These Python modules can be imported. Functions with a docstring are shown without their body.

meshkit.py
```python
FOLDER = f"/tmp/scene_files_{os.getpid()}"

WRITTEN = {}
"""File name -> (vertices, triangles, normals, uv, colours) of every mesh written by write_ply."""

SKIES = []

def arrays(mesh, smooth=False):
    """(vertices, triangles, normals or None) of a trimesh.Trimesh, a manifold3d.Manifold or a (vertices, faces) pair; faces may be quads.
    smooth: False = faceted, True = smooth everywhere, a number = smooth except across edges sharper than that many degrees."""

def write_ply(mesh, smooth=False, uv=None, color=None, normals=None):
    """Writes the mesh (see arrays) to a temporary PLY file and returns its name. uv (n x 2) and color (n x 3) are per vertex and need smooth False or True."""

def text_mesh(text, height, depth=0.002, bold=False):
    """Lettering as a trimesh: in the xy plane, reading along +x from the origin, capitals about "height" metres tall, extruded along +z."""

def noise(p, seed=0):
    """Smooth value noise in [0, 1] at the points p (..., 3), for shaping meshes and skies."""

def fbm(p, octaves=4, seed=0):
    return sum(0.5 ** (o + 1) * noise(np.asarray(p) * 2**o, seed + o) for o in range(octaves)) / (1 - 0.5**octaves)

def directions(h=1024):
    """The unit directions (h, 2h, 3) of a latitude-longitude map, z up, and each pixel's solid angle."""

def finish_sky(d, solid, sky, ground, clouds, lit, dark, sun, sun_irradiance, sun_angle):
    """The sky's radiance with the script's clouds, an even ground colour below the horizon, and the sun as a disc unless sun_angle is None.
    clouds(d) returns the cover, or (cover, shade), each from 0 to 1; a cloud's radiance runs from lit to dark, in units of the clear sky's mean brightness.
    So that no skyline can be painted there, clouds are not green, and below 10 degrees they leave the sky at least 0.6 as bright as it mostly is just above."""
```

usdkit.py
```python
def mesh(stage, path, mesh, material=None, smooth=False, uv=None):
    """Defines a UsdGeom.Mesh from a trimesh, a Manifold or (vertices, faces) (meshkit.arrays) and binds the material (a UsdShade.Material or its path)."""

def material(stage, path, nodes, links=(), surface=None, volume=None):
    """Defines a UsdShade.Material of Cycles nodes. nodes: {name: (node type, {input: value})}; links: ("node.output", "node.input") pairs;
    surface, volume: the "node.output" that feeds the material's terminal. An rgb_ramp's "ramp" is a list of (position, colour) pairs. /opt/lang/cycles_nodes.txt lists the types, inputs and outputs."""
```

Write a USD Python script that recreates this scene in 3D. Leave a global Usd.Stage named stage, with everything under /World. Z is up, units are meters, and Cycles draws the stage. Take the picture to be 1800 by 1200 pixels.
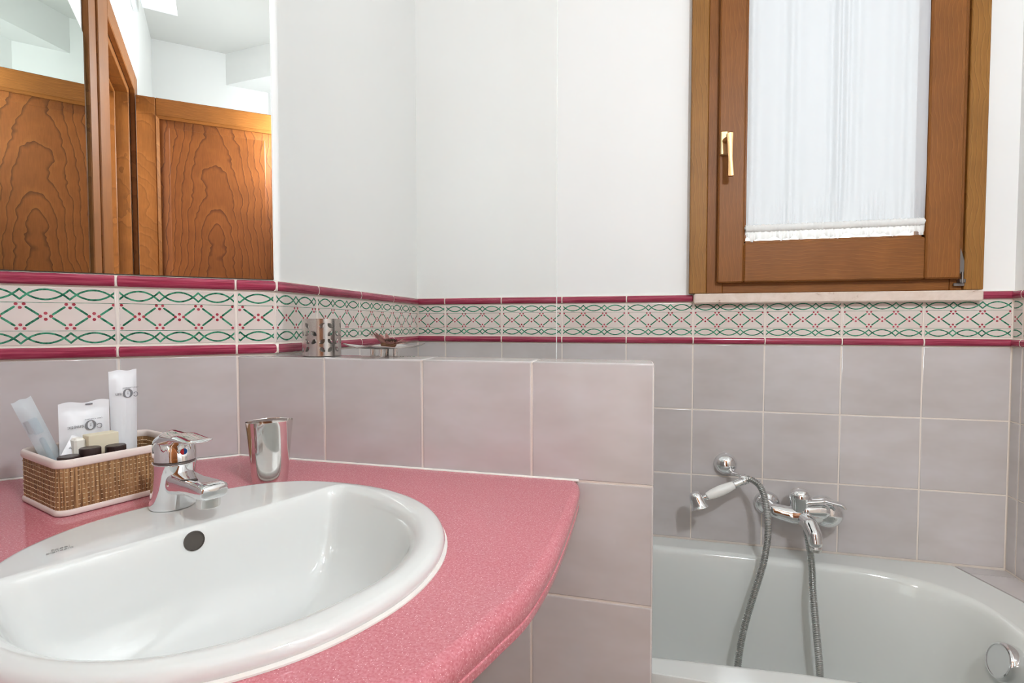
import math, random, sys
import numpy as np
import trimesh, manifold3d as m3
from shapely.geometry import Polygon, LineString, Point, box as sbox
from shapely import affinity
from shapely.ops import unary_union
from pxr import Usd, UsdGeom, UsdLux, UsdShade, Gf, Sdf, Vt
sys.path.insert(0, '/opt/lang')
import usdkit, meshkit

stage = Usd.Stage.CreateInMemory()
UsdGeom.SetStageUpAxis(stage, 'Z'); UsdGeom.SetStageMetersPerUnit(stage, 1.0)
UsdGeom.Xform.Define(stage, '/World'); UsdGeom.Scope.Define(stage, '/World/Looks')

# ------------------------------------------------------------------ camera, sky, lights, exposure
F, PITCH, YAW, CZ = 895.15, .0341, .2476, 1.115
R_ = np.array([math.cos(YAW), math.sin(YAW), 0]); G_ = np.array([-math.sin(YAW), math.cos(YAW), 0]); Z_ = np.array([0, 0, 1.])
FW = G_ * math.cos(PITCH) - Z_ * math.sin(PITCH); UP = Z_ * math.cos(PITCH) + G_ * math.sin(PITCH)
EYE = np.array([0, 0, CZ])
cam = UsdGeom.Camera.Define(stage, '/World/camera')
cam.AddTransformOp().Set(Gf.Matrix4d(*R_, 0, *UP, 0, *(-FW), 0, *EYE, 1))
cam.CreateHorizontalApertureAttr(36.0); cam.CreateFocalLengthAttr(F / 1800 * 36)
cam.CreateClippingRangeAttr(Gf.Vec2f(.02, 200))
cam.CreateExposureAttr(0.86)
sky = UsdLux.DomeLight.Define(stage, '/World/sky'); sky.CreateIntensityAttr(.62); sky.CreateColorAttr(Gf.Vec3f(.95, .98, 1.0))

def rect_light(path, pos, target, w, h, power, color):
    l = UsdLux.RectLight.Define(stage, path)
    p, t = np.array(pos, float), np.array(target, float)
    z = (p - t) / np.linalg.norm(p - t); x = np.cross([0, 0, 1.] if abs(z[2]) < .95 else [0, 1., 0], z); x /= np.linalg.norm(x); y = np.cross(z, x)
    l.AddTransformOp().Set(Gf.Matrix4d(*x, 0, *y, 0, *z, 0, *p, 1))
    l.CreateWidthAttr(w); l.CreateHeightAttr(h); l.CreateIntensityAttr(power); l.CreateColorAttr(Gf.Vec3f(*color))
    return l
def bulb_light(path, pos, r, power, color):
    l = UsdLux.SphereLight.Define(stage, path); l.AddTranslateOp().Set(Gf.Vec3d(*pos)); l.CreateRadiusAttr(r); l.CreateIntensityAttr(power); l.CreateColorAttr(Gf.Vec3f(*color)); return l
FILL_POWER, HALL_POWER = 150.0, 150.0  # added fill lamp in the bathroom, unseen lamp in the hall

# ------------------------------------------------------------------ plan of the place (metres; camera stands over the origin)
V2 = lambda x, y: np.array([x, y], float)
def dirv(a): return np.array([math.cos(a), math.sin(a)])
BACK_L = V2(-.7608, 1.6573)             # corner of left return wall and back wall
aA, aB = .4887 + YAW, .0353 + math.pi / 2
dA, dB = dirv(aA), dirv(aB)
A0 = BACK_L - dB * .7532                 # outside corner of mirror wall and return wall
K = A0 - dA * .4533                      # corner of mirror wall and side wall
aW = math.radians(-49.6); dW = dirv(aW)
R1 = K + dW * 2.906                      # far corner of side wall and rear wall
PA = V2(-.7869, .8569)                   # corner of mirror wall and half wall
YP, YC = .8569, 1.6573
BACK_R = V2(.9691, 1.6573)
R2 = V2(1.303, -1.148); D_END = V2(.985, .2); R3 = V2(1.303, .2)
CEIL = 2.96; ZC = .8497
ZL1T, ZL1B, ZL2T, ZL2B = 1.2055, 1.1816, 1.0757, 1.0532
ZP = 1.0505; TS = .203

rng = random.Random(7); nrng = np.random.default_rng(7)

# ------------------------------------------------------------------ scene helpers
used = {}
def numbered(parent, name):
    k = (parent, name); n = used.get(k, 0); used[k] = n + 1
    return name if n == 0 else f'{name}_{n:03d}'
def pathof(p): return p if isinstance(p, str) else str(p.GetPath())
def obj(name, mesh, mat, parent='/World', smooth=35):
    pp = pathof(parent); path = f'{pp}/{numbered(pp, name)}'
    return usdkit.mesh(stage, path, mesh, MAT[mat] if isinstance(mat, str) else mat, smooth=smooth).GetPrim()
def tag(o, label=None, cat=None, group=None, kind=None):
    for k, v in (('label', label), ('category', cat), ('group', group), ('kind', kind)):
        if v: o.SetCustomDataByKey(k, v)
    return o
def thing(name, label, cat, loc=(0, 0, 0), rot=0., group=None, kind=None):
    x = UsdGeom.Xform.Define(stage, '/World/' + numbered('/World', name))
    x.AddTranslateOp().Set(Gf.Vec3d(*map(float, loc))); x.AddRotateZOp().Set(math.degrees(rot))
    return tag(x.GetPrim(), label, cat, group, kind)
def cat_(ms): return trimesh.util.concatenate(ms)
def tf(mesh, M): m = mesh.copy(); m.apply_transform(M); return m
def T_(x, y, z): M = np.eye(4); M[:3, 3] = x, y, z; return M
def Rz(a): return trimesh.transformations.rotation_matrix(a, [0, 0, 1])
def Rx(a): return trimesh.transformations.rotation_matrix(a, [1, 0, 0])
def Ry(a): return trimesh.transformations.rotation_matrix(a, [0, 1, 0])
def bx(x0, x1, y0, y1, z0, z1):
    m = trimesh.creation.box([x1 - x0, y1 - y0, z1 - z0]); m.apply_translation([(x0 + x1) / 2, (y0 + y1) / 2, (z0 + z1) / 2]); return m
def rbx(x0, x1, y0, y1, z0, z1, r=.003):
    """box with chamfered edges"""
    c = []
    for sx in (0, 1):
        for sy in (0, 1):
            for sz in (0, 1):
                p = np.array([(x0, x1)[sx], (y0, y1)[sy], (z0, z1)[sz]]); s = np.array([1 - 2 * sx, 1 - 2 * sy, 1 - 2 * sz])
                for k in range(3):
                    q = p + s * r; q[k] = p[k]; c.append(q)
    return trimesh.Trimesh(np.array(c)).convex_hull
def hull(balls, n=20):
    """hull of spheres [(p, r)]"""
    return man2tri(m3.Manifold.batch_hull([m3.Manifold.sphere(r, n).translate(tuple(map(float, p))) for p, r in balls]))
def man2tri(m):
    q = m.to_mesh(); return trimesh.Trimesh(np.array(q.vert_properties[:, :3]), np.array(q.tri_verts), process=True)
def lathe(prof, n=40):
    return loft([[(r * math.cos(t), r * math.sin(t), z) for t in np.linspace(0, 2 * math.pi, n, endpoint=False)] for r, z in prof])
def loft(rings, cap=True, closed=True):
    R = np.array(rings, float); k, n = R.shape[:2]
    v = R.reshape(-1, 3); f = []
    m = n if closed else n - 1
    i = np.arange(m); j = (i + 1) % n
    for a in range(k - 1):
        f.append(np.stack([a * n + i, a * n + j, (a + 1) * n + j], 1)); f.append(np.stack([a * n + i, (a + 1) * n + j, (a + 1) * n + i], 1))
    f = np.vstack(f)
    if cap:
        c0, c1 = len(v), len(v) + 1
        v = np.vstack([v, R[0].mean(0), R[-1].mean(0)])
        f = np.vstack([f, np.stack([np.full(m, c0), j, i], 1), np.stack([np.full(m, c1), (k - 1) * n + i, (k - 1) * n + j], 1)])
    return trimesh.Trimesh(v, f, process=False)
def spline(P, n):
    P = np.array(P, float); Q = np.vstack([2 * P[0] - P[1], P, 2 * P[-1] - P[-2]]); out = []
    for i in range(1, len(Q) - 2):
        for t in np.linspace(0, 1, n, endpoint=False):
            a, b, c, d = Q[i - 1:i + 3]
            out.append(.5 * (2 * b + (c - a) * t + (2 * a - 5 * b + 4 * c - d) * t * t + (3 * b - a - 3 * c + d) * t ** 3))
    out.append(P[-1]); return np.array(out)
def resample(P, step):
    s = np.r_[0, np.cumsum(np.linalg.norm(np.diff(P, axis=0), axis=1))]; n = max(2, int(s[-1] / step))
    u = np.linspace(0, s[-1], n); return np.stack([np.interp(u, s, P[:, k]) for k in range(P.shape[1])], 1)
def tube(P, r, n=12):
    P = np.array(P, float); r = np.broadcast_to(r, len(P)); t = np.gradient(P, axis=0); t /= np.linalg.norm(t, axis=1)[:, None]
    u = np.cross(t[0], [.13, .31, .94]); u /= np.linalg.norm(u); rings = []
    for p, d, q in zip(P, t, r):
        u = u - d * (u @ d); u /= np.linalg.norm(u); w = np.cross(d, u)
        rings.append([p + q * (math.cos(a) * u + math.sin(a) * w) for a in np.linspace(0, 2 * math.pi, n, endpoint=False)])
    return loft(rings)
def extrude(poly, h):
    ms = [trimesh.creation.extrude_polygon(g, h, engine='earcut') for g in getattr(poly, 'geoms', [poly]) if g.area > 1e-9]
    return cat_(ms)
def superell(a, b, n, k=64, a2=None, b2=None):
    o = []
    for t in np.linspace(0, 2 * math.pi, k, endpoint=False):
        c, s = math.cos(t), math.sin(t)
        o.append([(a if c > 0 or a2 is None else a2) * math.copysign(abs(c) ** (2 / n), c), (b if s > 0 or b2 is None else b2) * math.copysign(abs(s) ** (2 / n), s)])
    return np.array(o)
def frame(o, a):
    """world matrix of a frame at o turned by a"""
    return T_(o[0], o[1], o[2] if len(o) > 2 else 0) @ Rz(a)

# ------------------------------------------------------------------ materials
MAT = {}
def s(r, g, b):
    c = np.array([r, g, b]) / 255.; return tuple(np.where(c <= .04045, c / 12.92, ((c + .055) / 1.055) ** 2.4))
def mat(name, nodes, links=(), surface='p.BSDF'):
    MAT[name] = usdkit.material(stage, '/World/Looks/' + name, nodes, links, surface=surface)
def plain(name, col, rough=.5, **kw):
    mat(name, {'p': ('principled_bsdf', dict(base_color=col, roughness=rough, **kw))})
def metal(name, col, rough): plain(name, col, rough, metallic=1.0)

mat('plaster', {'t': ('texture_coordinate', {}), 'g': ('geometry', {}), 'n': ('noise_texture', dict(scale=35., detail=4.)), 'b': ('bump', dict(strength=.06, distance=.002)),
    'p': ('principled_bsdf', dict(base_color=s(238, 238, 236), roughness=.75))},
    [('g.position', 'n.vector'), ('n.fac', 'b.height'), ('b.normal', 'p.normal')])
plain('ceiling_paint', s(222, 222, 218), .8)
plain('grout', s(226, 216, 206), .8)
plain('caulk', s(238, 234, 228), .5)
def tile_mat(name, c1, c2, c3):
    mat(name, {'g': ('geometry', {}), 'o': ('object_info', {}), 'm': ('mapping', dict(scale=(1., 1., 2.2))),
        'n': ('noise_texture', dict(scale=7., detail=3., roughness=.55)), 'r': ('rgb_ramp', dict(ramp=[(.25, c1), (.5, c2), (.75, c3)])),
        'h': ('hsv', dict(fac=1.)), 'mr': ('map_range', dict(from_min=0., from_max=1., to_min=.95, to_max=1.04)),
        'w': ('noise_texture', dict(scale=9., detail=1.)), 'b': ('bump', dict(strength=.22, distance=.006)),
        'p': ('principled_bsdf', dict(roughness=.13, specular_ior_level=.5))},
        [('g.position', 'm.vector'), ('m.vector', 'n.vector'), ('n.fac', 'r.fac'), ('r.color', 'h.color'), ('o.random', 'mr.value'), ('mr.result', 'h.value'), ('h.color', 'p.base_color'),
         ('g.position', 'w.vector'), ('w.fac', 'b.height'), ('b.normal', 'p.normal')])
tile_mat('tile_glaze', s(188, 181, 178), s(195, 189, 187), s(201, 196, 196))
tile_mat('border_glaze', s(214, 202, 194), s(219, 208, 201), s(224, 214, 209))
mat('liner_glaze', {'g': ('geometry', {}), 'm': ('mapping', dict(scale=(9., 9., 420.))), 'n': ('noise_texture', dict(scale=1., detail=3., roughness=.6)),
    'r': ('rgb_ramp', dict(ramp=[(.3, s(118, 26, 52)), (.5, s(150, 48, 74)), (.72, s(176, 84, 104))])), 'p': ('principled_bsdf', dict(roughness=.16))},
    [('g.position', 'm.vector'), ('m.vector', 'n.vector'), ('n.fac', 'r.fac'), ('r.color', 'p.base_color')])
def paint_mat(name, a, b):
    mat(name, {'g': ('geometry', {}), 'n': ('noise_texture', dict(scale=130., detail=2.)), 'r': ('rgb_ramp', dict(ramp=[(.35, a), (.65, b)])), 'p': ('principled_bsdf', dict(roughness=.18))},
        [('g.position', 'n.vector'), ('n.fac', 'r.fac'), ('r.color', 'p.base_color')])
paint_mat('green_paint', s(14, 84, 62), s(70, 152, 118)); paint_mat('red_paint', s(150, 48, 62), s(180, 80, 92))
mat('pink_stone', {'t': ('texture_coordinate', {}), 'v': ('voronoi_texture', dict(scale=520.)), 'r': ('rgb_ramp', dict(ramp=[(.0, (1, 1, 1)), (.16, (1, 1, 1)), (.3, (0, 0, 0))])),
    'sc': ('separate_color', {}), 'lt': ('math', dict(math_type='greater_than', value2=.62)), 'mu': ('math', dict(math_type='multiply')),
    'n': ('noise_texture', dict(scale=420., detail=3.)), 'rb': ('rgb_ramp', dict(ramp=[(.35, s(190, 106, 114)), (.65, s(206, 132, 140))])),
    'mx': ('mix_color', dict(b=s(238, 190, 194))), 'p': ('principled_bsdf', dict(roughness=.09))},
    [('t.object', 'v.vector'), ('v.distance', 'r.fac'), ('v.color', 'sc.color'), ('sc.r', 'lt.value1'), ('r.color', 'mu.value1'), ('lt.value', 'mu.value2'), ('t.object', 'n.vector'), ('n.fac', 'rb.fac'),
     ('rb.color', 'mx.a'), ('mu.value', 'mx.fac'), ('mx.result', 'p.base_color')])
plain('ceramic', s(224, 226, 223), .08, coat_weight=.5)
plain('tub_enamel', s(216, 219, 215), .09)
metal('chrome', (.82, .83, .84), .045); metal('steel', (.74, .72, .70), .07); metal('brushed_steel', (.66, .64, .62), .2); metal('dark_metal', (.23, .21, .2), .35)
metal('hose_metal', (.52, .53, .52), .28)
metal('brass', s(182, 146, 104), .38)
mat('mirror_silver', {'p': ('glossy_bsdf', dict(color=(.86, .88, .86), roughness=0.))}); mat('mirror_tinted', {'p': ('glossy_bsdf', dict(color=(.74, .79, .75), roughness=0.))})
plain('mirror_edge', s(120, 140, 130), .2)
def wood(name, axis, cols, band=26., rough=.48, cx=.0, cz=.0, figure=1.0, lines=1.):
    """axis: grain direction in the thing's own frame"""
    sc = [1., 1., 1.]; sc['xyz'.index(axis)] = .07
    fs = [1., 1., 1.]; fs['xyz'.index(axis)] = .16
    loc = [-cx, 0, 0]; loc['xyz'.index(axis)] += -cz if axis == 'z' else 0
    mat(name, {'t': ('texture_coordinate', {}), 'o': ('object_info', {}), 'of': ('vector_math', dict(math_type='scale', vector1=(3.7, 1.3, 2.9))), 'ad': ('vector_math', dict(math_type='add')),
        'm': ('mapping', dict(scale=tuple(sc))), 'm2': ('mapping', dict(location=tuple(a * b for a, b in zip(loc, fs)), scale=tuple(fs))),
        'dn': ('noise_texture', dict(scale=7., detail=3.)), 'ds': ('vector_math', dict(math_type='scale', scale=.05 * figure)), 'a2': ('vector_math', dict(math_type='add')),
        'w': ('wave_texture', dict(wave_type='rings', rings_direction='y', profile='saw', scale=band, distortion=.3, detail=1., detail_scale=1.)),
        'n': ('noise_texture', dict(scale=300., detail=3., roughness=.6)), 'n2': ('noise_texture', dict(scale=9., detail=2.)),
        'r': ('rgb_ramp', dict(ramp=[(.0, cols[2]), (.3, cols[1]), (.8, cols[1]), (1., tuple(np.array(cols[0]) * lines + np.array(cols[1]) * (1 - lines)))])),
        'rn': ('rgb_ramp', dict(ramp=[(.3, (.8, .78, .74)), (.6, (1., 1., 1.)), (.8, (1.06, 1.06, 1.06))])), 'mx': ('mix_color', dict(blend_type='multiply', fac=.75)),
        'r2': ('rgb_ramp', dict(ramp=[(.3, (.86, .84, .82)), (.7, (1.08, 1.08, 1.08))])), 'mx2': ('mix_color', dict(blend_type='multiply', fac=.8)),
        'b': ('bump', dict(strength=.15, distance=.001)), 'p': ('principled_bsdf', dict(roughness=rough, specular_ior_level=.3))},
        [('o.random', 'of.scale'), ('t.object', 'ad.vector1'), ('of.vector', 'ad.vector2'), ('ad.vector', 'm.vector'), ('m.vector', 'n.vector'), ('ad.vector', 'n2.vector'),
         ('t.object', 'm2.vector'), ('ad.vector', 'dn.vector'), ('dn.color', 'ds.vector1'), ('m2.vector', 'a2.vector1'), ('ds.vector', 'a2.vector2'), ('a2.vector', 'w.vector'),
         ('w.fac', 'r.fac'), ('r.color', 'mx.a'), ('n.fac', 'rn.fac'), ('rn.color', 'mx.b'), ('n2.fac', 'r2.fac'), ('mx.result', 'mx2.a'), ('r2.color', 'mx2.b'), ('mx2.result', 'p.base_color'),
         ('n.fac', 'b.height'), ('b.normal', 'p.normal')])
WIN = [s(100, 58, 24), s(131, 80, 31), s(141, 90, 38)]
DOOR = [s(80, 40, 14), s(124, 70, 28), s(132, 78, 32)]
wood('window_wood_upright', 'z', WIN, 30., cx=.05, lines=.28); wood('window_wood_level', 'x', WIN, 30., cx=.1, lines=.28)
wood('casing_wood', 'z', [s(104, 66, 28), s(147, 101, 44), s(157, 111, 52)], 26., cx=-.03, lines=.5)
wood('door_wood_upright', 'z', [s(100, 56, 20), s(142, 87, 36), s(150, 94, 42)], 24., cx=.02, lines=.45); wood('door_wood_level', 'x', [s(100, 56, 20), s(140, 86, 36), s(150, 94, 42)], 24., cx=.2, lines=.45)
wood('door_panel_wood', 'z', DOOR, 11., cx=.36, cz=1.42, figure=1.5)
mat('marble', {'t': ('texture_coordinate', {}), 'n': ('noise_texture', dict(scale=16., detail=6., roughness=.7, distortion=1.5)), 'r': ('rgb_ramp', dict(ramp=[(.30, s(150, 120, 104)), (.36, s(212, 194, 180)), (.6, s(222, 206, 194)), (.8, s(228, 214, 204))])),
    'p': ('principled_bsdf', dict(roughness=.3))}, [('t.object', 'n.vector'), ('n.fac', 'r.fac'), ('r.color', 'p.base_color')])
def pane(name, tint, ior=1.45):
    mat(name, {'f': ('fresnel', dict(IOR=ior)), 't': ('transparent_bsdf', dict(color=tint)), 'g': ('glossy_bsdf', dict(color=(1, 1, 1), roughness=0.)), 'x': ('mix_closure', {})},
        [('f.fac', 'x.fac'), ('t.BSDF', 'x.closure1'), ('g.BSDF', 'x.closure2')], surface='x.closure')
pane('window_glass', (.96, .98, .97)); pane('screen_glass', (.985, .99, .985), 1.12)
mat('glass_edge', {'d': ('diffuse_bsdf', dict(color=s(236, 240, 237))), 't': ('transparent_bsdf', dict(color=(.95, .96, .955))), 'x': ('mix_closure', dict(fac=.45))}, [('t.BSDF', 'x.closure1'), ('d.BSDF', 'x.closure2')], surface='x.closure')
def sheer(name, col, clear, through):
    mat(name, {'d': ('diffuse_bsdf', dict(color=col)), 't': ('translucent_bsdf', dict(color=col)), 'c': ('transparent_bsdf', {}), 'x': ('mix_closure', dict(fac=through)), 'y': ('mix_closure', dict(fac=clear))},
        [('d.BSDF', 'x.closure1'), ('t.BSDF', 'x.closure2'), ('x.closure', 'y.closure1'), ('c.BSDF', 'y.closure2')], surface='y.closure')
sheer('voile', s(198, 199, 202), .07, .2); sheer('voile_hem', s(244, 244, 242), .02, .22)
plain('white_plastic', s(238, 237, 233), .35)
plain('film_wrap', s(232, 233, 236), .3, subsurface_weight=.0)
mat('frosted_film', {'g': ('geometry', {}), 'p': ('principled_bsdf', dict(base_color=s(226, 232, 234), roughness=.3)), 't': ('transparent_bsdf', dict(color=(.92, .96, .98))), 'x': ('mix_closure', dict(fac=.5))}, [('p.BSDF', 'x.closure1'), ('t.BSDF', 'x.closure2')], surface='x.closure')
plain('blue_plastic', s(150, 178, 190), .35)
plain('grey_ink', s(122, 122, 126), .5); plain('logo_ink', s(150, 150, 146), .3)
plain('cream_card', s(226, 216, 190), .6); plain('soap_white', s(240, 236, 226), .5)
plain('brown_cap', s(48, 32, 30), .35); plain('bottle_plastic', s(196, 178, 140), .25)
plain('white_cloth', s(228, 214, 206), .8)
mat('cane', {'t': ('texture_coordinate', {}), 'm': ('mapping', dict(scale=(1., 1., .05))), 'n': ('noise_texture', dict(scale=420., detail=2.)), 'r': ('rgb_ramp', dict(ramp=[(.3, s(98, 66, 38)), (.5, s(150, 112, 72)), (.7, s(178, 142, 98))])),
    'p': ('principled_bsdf', dict(roughness=.5))}, [('t.object', 'm.vector'), ('m.vector', 'n.vector'), ('n.fac', 'r.fac'), ('r.color', 'p.base_color')])
plain('thread', s(226, 208, 176), .7)
plain('red_enamel', s(200, 30, 34), .2); plain('blue_enamel', s(20, 84, 160), .2)
plain('dark_hole', s(72, 66, 60), .5)
mat('petal', {'t': ('texture_coordinate', {}), 'n': ('noise_texture', dict(scale=90., detail=3.)), 'r': ('rgb_ramp', dict(ramp=[(.3, s(118, 74, 68)), (.7, s(184, 134, 126))])), 'p': ('principled_bsdf', dict(roughness=.7))},
    [('t.object', 'n.vector'), ('n.fac', 'r.fac'), ('r.color', 'p.base_color')])
plain('seed_head', s(58, 34, 24), .8); plain('flower_base', s(120, 84, 60), .8)
plain('lamp_glass', s(238, 240, 244), .3)
plain('floor_tile', s(182, 160, 150), .2)
plain('apron_core', s(200, 190, 184), .7)

# ------------------------------------------------------------------ walls
def wall(name, o, a, label):
    return thing(name, label, 'wall', (o[0], o[1], 0), a, kind='structure')
def tile_mesh(w, h, th=.006, jit=.0002):
    """glazed tile lying in the xz plane, front at y=0, pillowed edge, corner at the origin"""
    rings = []
    for ins, d in ((0, th), (0, .0022), (.0007, .0009), (.0024, 0)):
        rings.append([(ins, d, ins), (w - ins, d, ins), (w - ins, d, h - ins), (ins, d, h - ins)])
    R = np.array(rings)
    R[3, :, 1] += nrng.uniform(-jit, jit, 4)
    v = R.reshape(-1, 3); f = []
    for k in range(3):
        for i in range(4):
            j = (i + 1) % 4; f += [(k * 4 + i, k * 4 + j, (k + 1) * 4 + j), (k * 4 + i, (k + 1) * 4 + j, (k + 1) * 4 + i)]
    f += [(12, 13, 14), (12, 14, 15), (0, 2, 1), (0, 3, 2)]
    return trimesh.Trimesh(v, f, process=False)
G = .0032   # grout joint
def tiles(parent, xs, zs, M=None, name='tile', m='tile_glaze'):
    for x0, x1 in zip(xs[:-1], xs[1:]):
        for z0, z1 in zip(zs[:-1], zs[1:]):
            if abs(x1 - x0) < .012 or abs(z1 - z0) < .012: continue
            t = tile_mesh(x1 - x0 - G, z1 - z0 - G); t.apply_translation([x0 + G / 2, 0, z0 + G / 2])
            if M is not None: t.apply_transform(M)
            obj(name, t, m, parent)
PW, PH = .2, .1027
def pattern(off, w):
    """painted scroll and berries of the border tile between off and off + w (metres along the full 0.2 m tile)"""
    p = PW / 3; H = PH; green, red = [], []
    for zc in (.130, .872):
        zc = H * (1 - zc); amp = .0088
        for sg in (1, -1):
            pts = []
            for k in range(-1, 5):
                x0 = (k - .5) * p + p * .5    # diamond centre
                pts += [(x0, -sg * amp * .98), (x0 + .07 * p, -sg * amp * .45), (x0 + .14 * p, 0)]
                for t in np.linspace(0, 1, 13)[1:-1]: pts.append((x0 + .14 * p + t * .72 * p, sg * amp * math.sin(math.pi * t) ** .8))
                pts += [(x0 + .86 * p, 0), (x0 + .93 * p, -sg * amp * .45)]
            green.append(LineString([(x, zc + z) for x, z in pts]).buffer(.00155, 4))
    for zc in (.268, .748): green.append(LineString([(-.02, H * (1 - zc)), (.22, H * (1 - zc))]).buffer(.00042))
    zm = H * .5
    for k in range(-1, 4):
        for sx in (1, -1):
            for sz in (1, -1):
                xc = (k + .5) * p
                green.append(LineString([(xc + sx * .15 * p, zm + sz * .032 * H), (xc + sx * .385 * p, zm + sz * .155 * H)]).buffer(.0017, 3))
        xc = (k + .5) * p
        for dx, dz in ((.0071, 0), (-.0071, 0), (0, .0053), (0, -.0053)): red.append(Point(xc + dx, zm + dz).buffer(.0027, 4))
        for sz in (1, -1):
            for dx, dz in ((.0052, .205), (-.0052, .205), (0, .145)): red.append(Point(k * p + dx, zm + sz * dz * H).buffer(.0026, 4))
    win = sbox(off + .0022, .002, off + w - .0022, H - .002)
    out = []
    for g, d in ((green, .00012), (red, .0002)):
        q = affinity.translate(unary_union(g).intersection(win), -off, 0)
        m = extrude(q, d + .0006); m.apply_transform(np.array([[1, 0, 0, 0], [0, 0, -1., .0006], [0, 1, 0, 0], [0, 0, 0, 1]])); out.append(m)
    return out
def border(parent, xs, offs):
    for (x0, x1), off in zip(zip(xs[:-1], xs[1:]), offs):
        w = x1 - x0 - G
        if w < .02: continue
        t = tile_mesh(w, PH, jit=.0001); t.apply_translation([x0 + G / 2, 0, ZL2T + G / 2]); b = obj('border_tile', t, 'border_glaze', parent)
        for m, nm, mt in zip(pattern(0, PW) if off is None else pattern(off, w), ('painted_scroll', 'painted_berries'), ('green_paint', 'red_paint')):
            if off is None: m.apply_scale([w / PW, 1, 1]) if abs(w - PW) > .0005 else None
            m.apply_translation([x0 + G / 2, 0, ZL2T + G / 2]); obj(nm, m, mt, b, smooth=False)
def bar(x0, x1, z0, z1, out, back=.004, n=8):
    """half-round moulding along x"""
    zc, h = (z0 + z1) / 2, (z1 - z0) / 2; sec = [(back, z0)] + [(-out * math.cos(t) ** .8 if abs(t) < 1.5 else 0, zc + h * math.sin(t)) for t in np.linspace(-math.pi / 2, math.pi / 2, n + 1)] + [(back, z1)]
    e = min(.0025, (x1 - x0) / 4); rings = []
    for x, sc in ((x0, .8), (x0 + e * .4, .94), (x0 + e, 1), (x1 - e, 1), (x1 - e * .4, .94), (x1, .8)):
        rings.append([(x, y * sc if y < 0 else y, zc + (z - zc) * (.9 + .1 * sc if sc < 1 else 1)) for y, z in sec])
    return loft(rings)
def liners(parent, xs, z0, z1, ext=(0, 0)):
    for x0, x1 in zip(xs[:-1], xs[1:]):
        if x1 - x0 > .012: obj('liner', bar(x0 + G / 2, x1 - G / 2, z0 + .0012, z1 - .0012, .0085), 'liner_glaze', parent, smooth=50)
    obj('liner_grout', bar(xs[0] - ext[0], xs[-1] + ext[1], z0 + .0008, z1 - .0008, .0068), 'grout', parent, smooth=50)
def solid(parent, name, m, x0, x1, z0, z1, y0, th=.12, holes=()):
    """wall slab with rectangular holes [(x0,x1,z0,z1)]"""
    ms = []; xs = sorted({x0, x1, *[h[0] for h in holes], *[h[1] for h in holes]})
    for a, b in zip(xs[:-1], xs[1:]):
        hs = [h for h in holes if h[0] < (a + b) / 2 < h[1]]; z = z0
        for h in sorted(hs, key=lambda q: q[2]):
            if h[2] > z: ms.append(bx(a, b, y0, y0 + th, z, h[2]))
            z = h[3]
        if z < z1: ms.append(bx(a, b, y0, y0 + th, z, z1))
    return obj(name, cat_(ms), m, parent, smooth=False)

# mirror wall
LA = .4533
wA = wall('wall_left', K, aA, 'white wall with pink tile wainscot and painted border behind the mirror')
xsA = [0, LA - .2632, LA - .0718, LA]
solid(wA, 'plaster', 'plaster', -.1, LA, ZL1T, CEIL, .0045)
solid(wA, 'grout_bed', 'grout', -.1, LA, 0, ZL1T, .0016, .1)
tiles(wA, [0, LA - .2632, LA - .0711], [.24, .4435, .6467, ZC, ZL2B])
border(wA, xsA, [.0115, None, .1285])
for z0, z1 in ((ZL1B, ZL1T), (ZL2B, ZL2T)): liners(wA, xsA[:-1] + [LA + .003], z0, z1, (0, .002))
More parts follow.
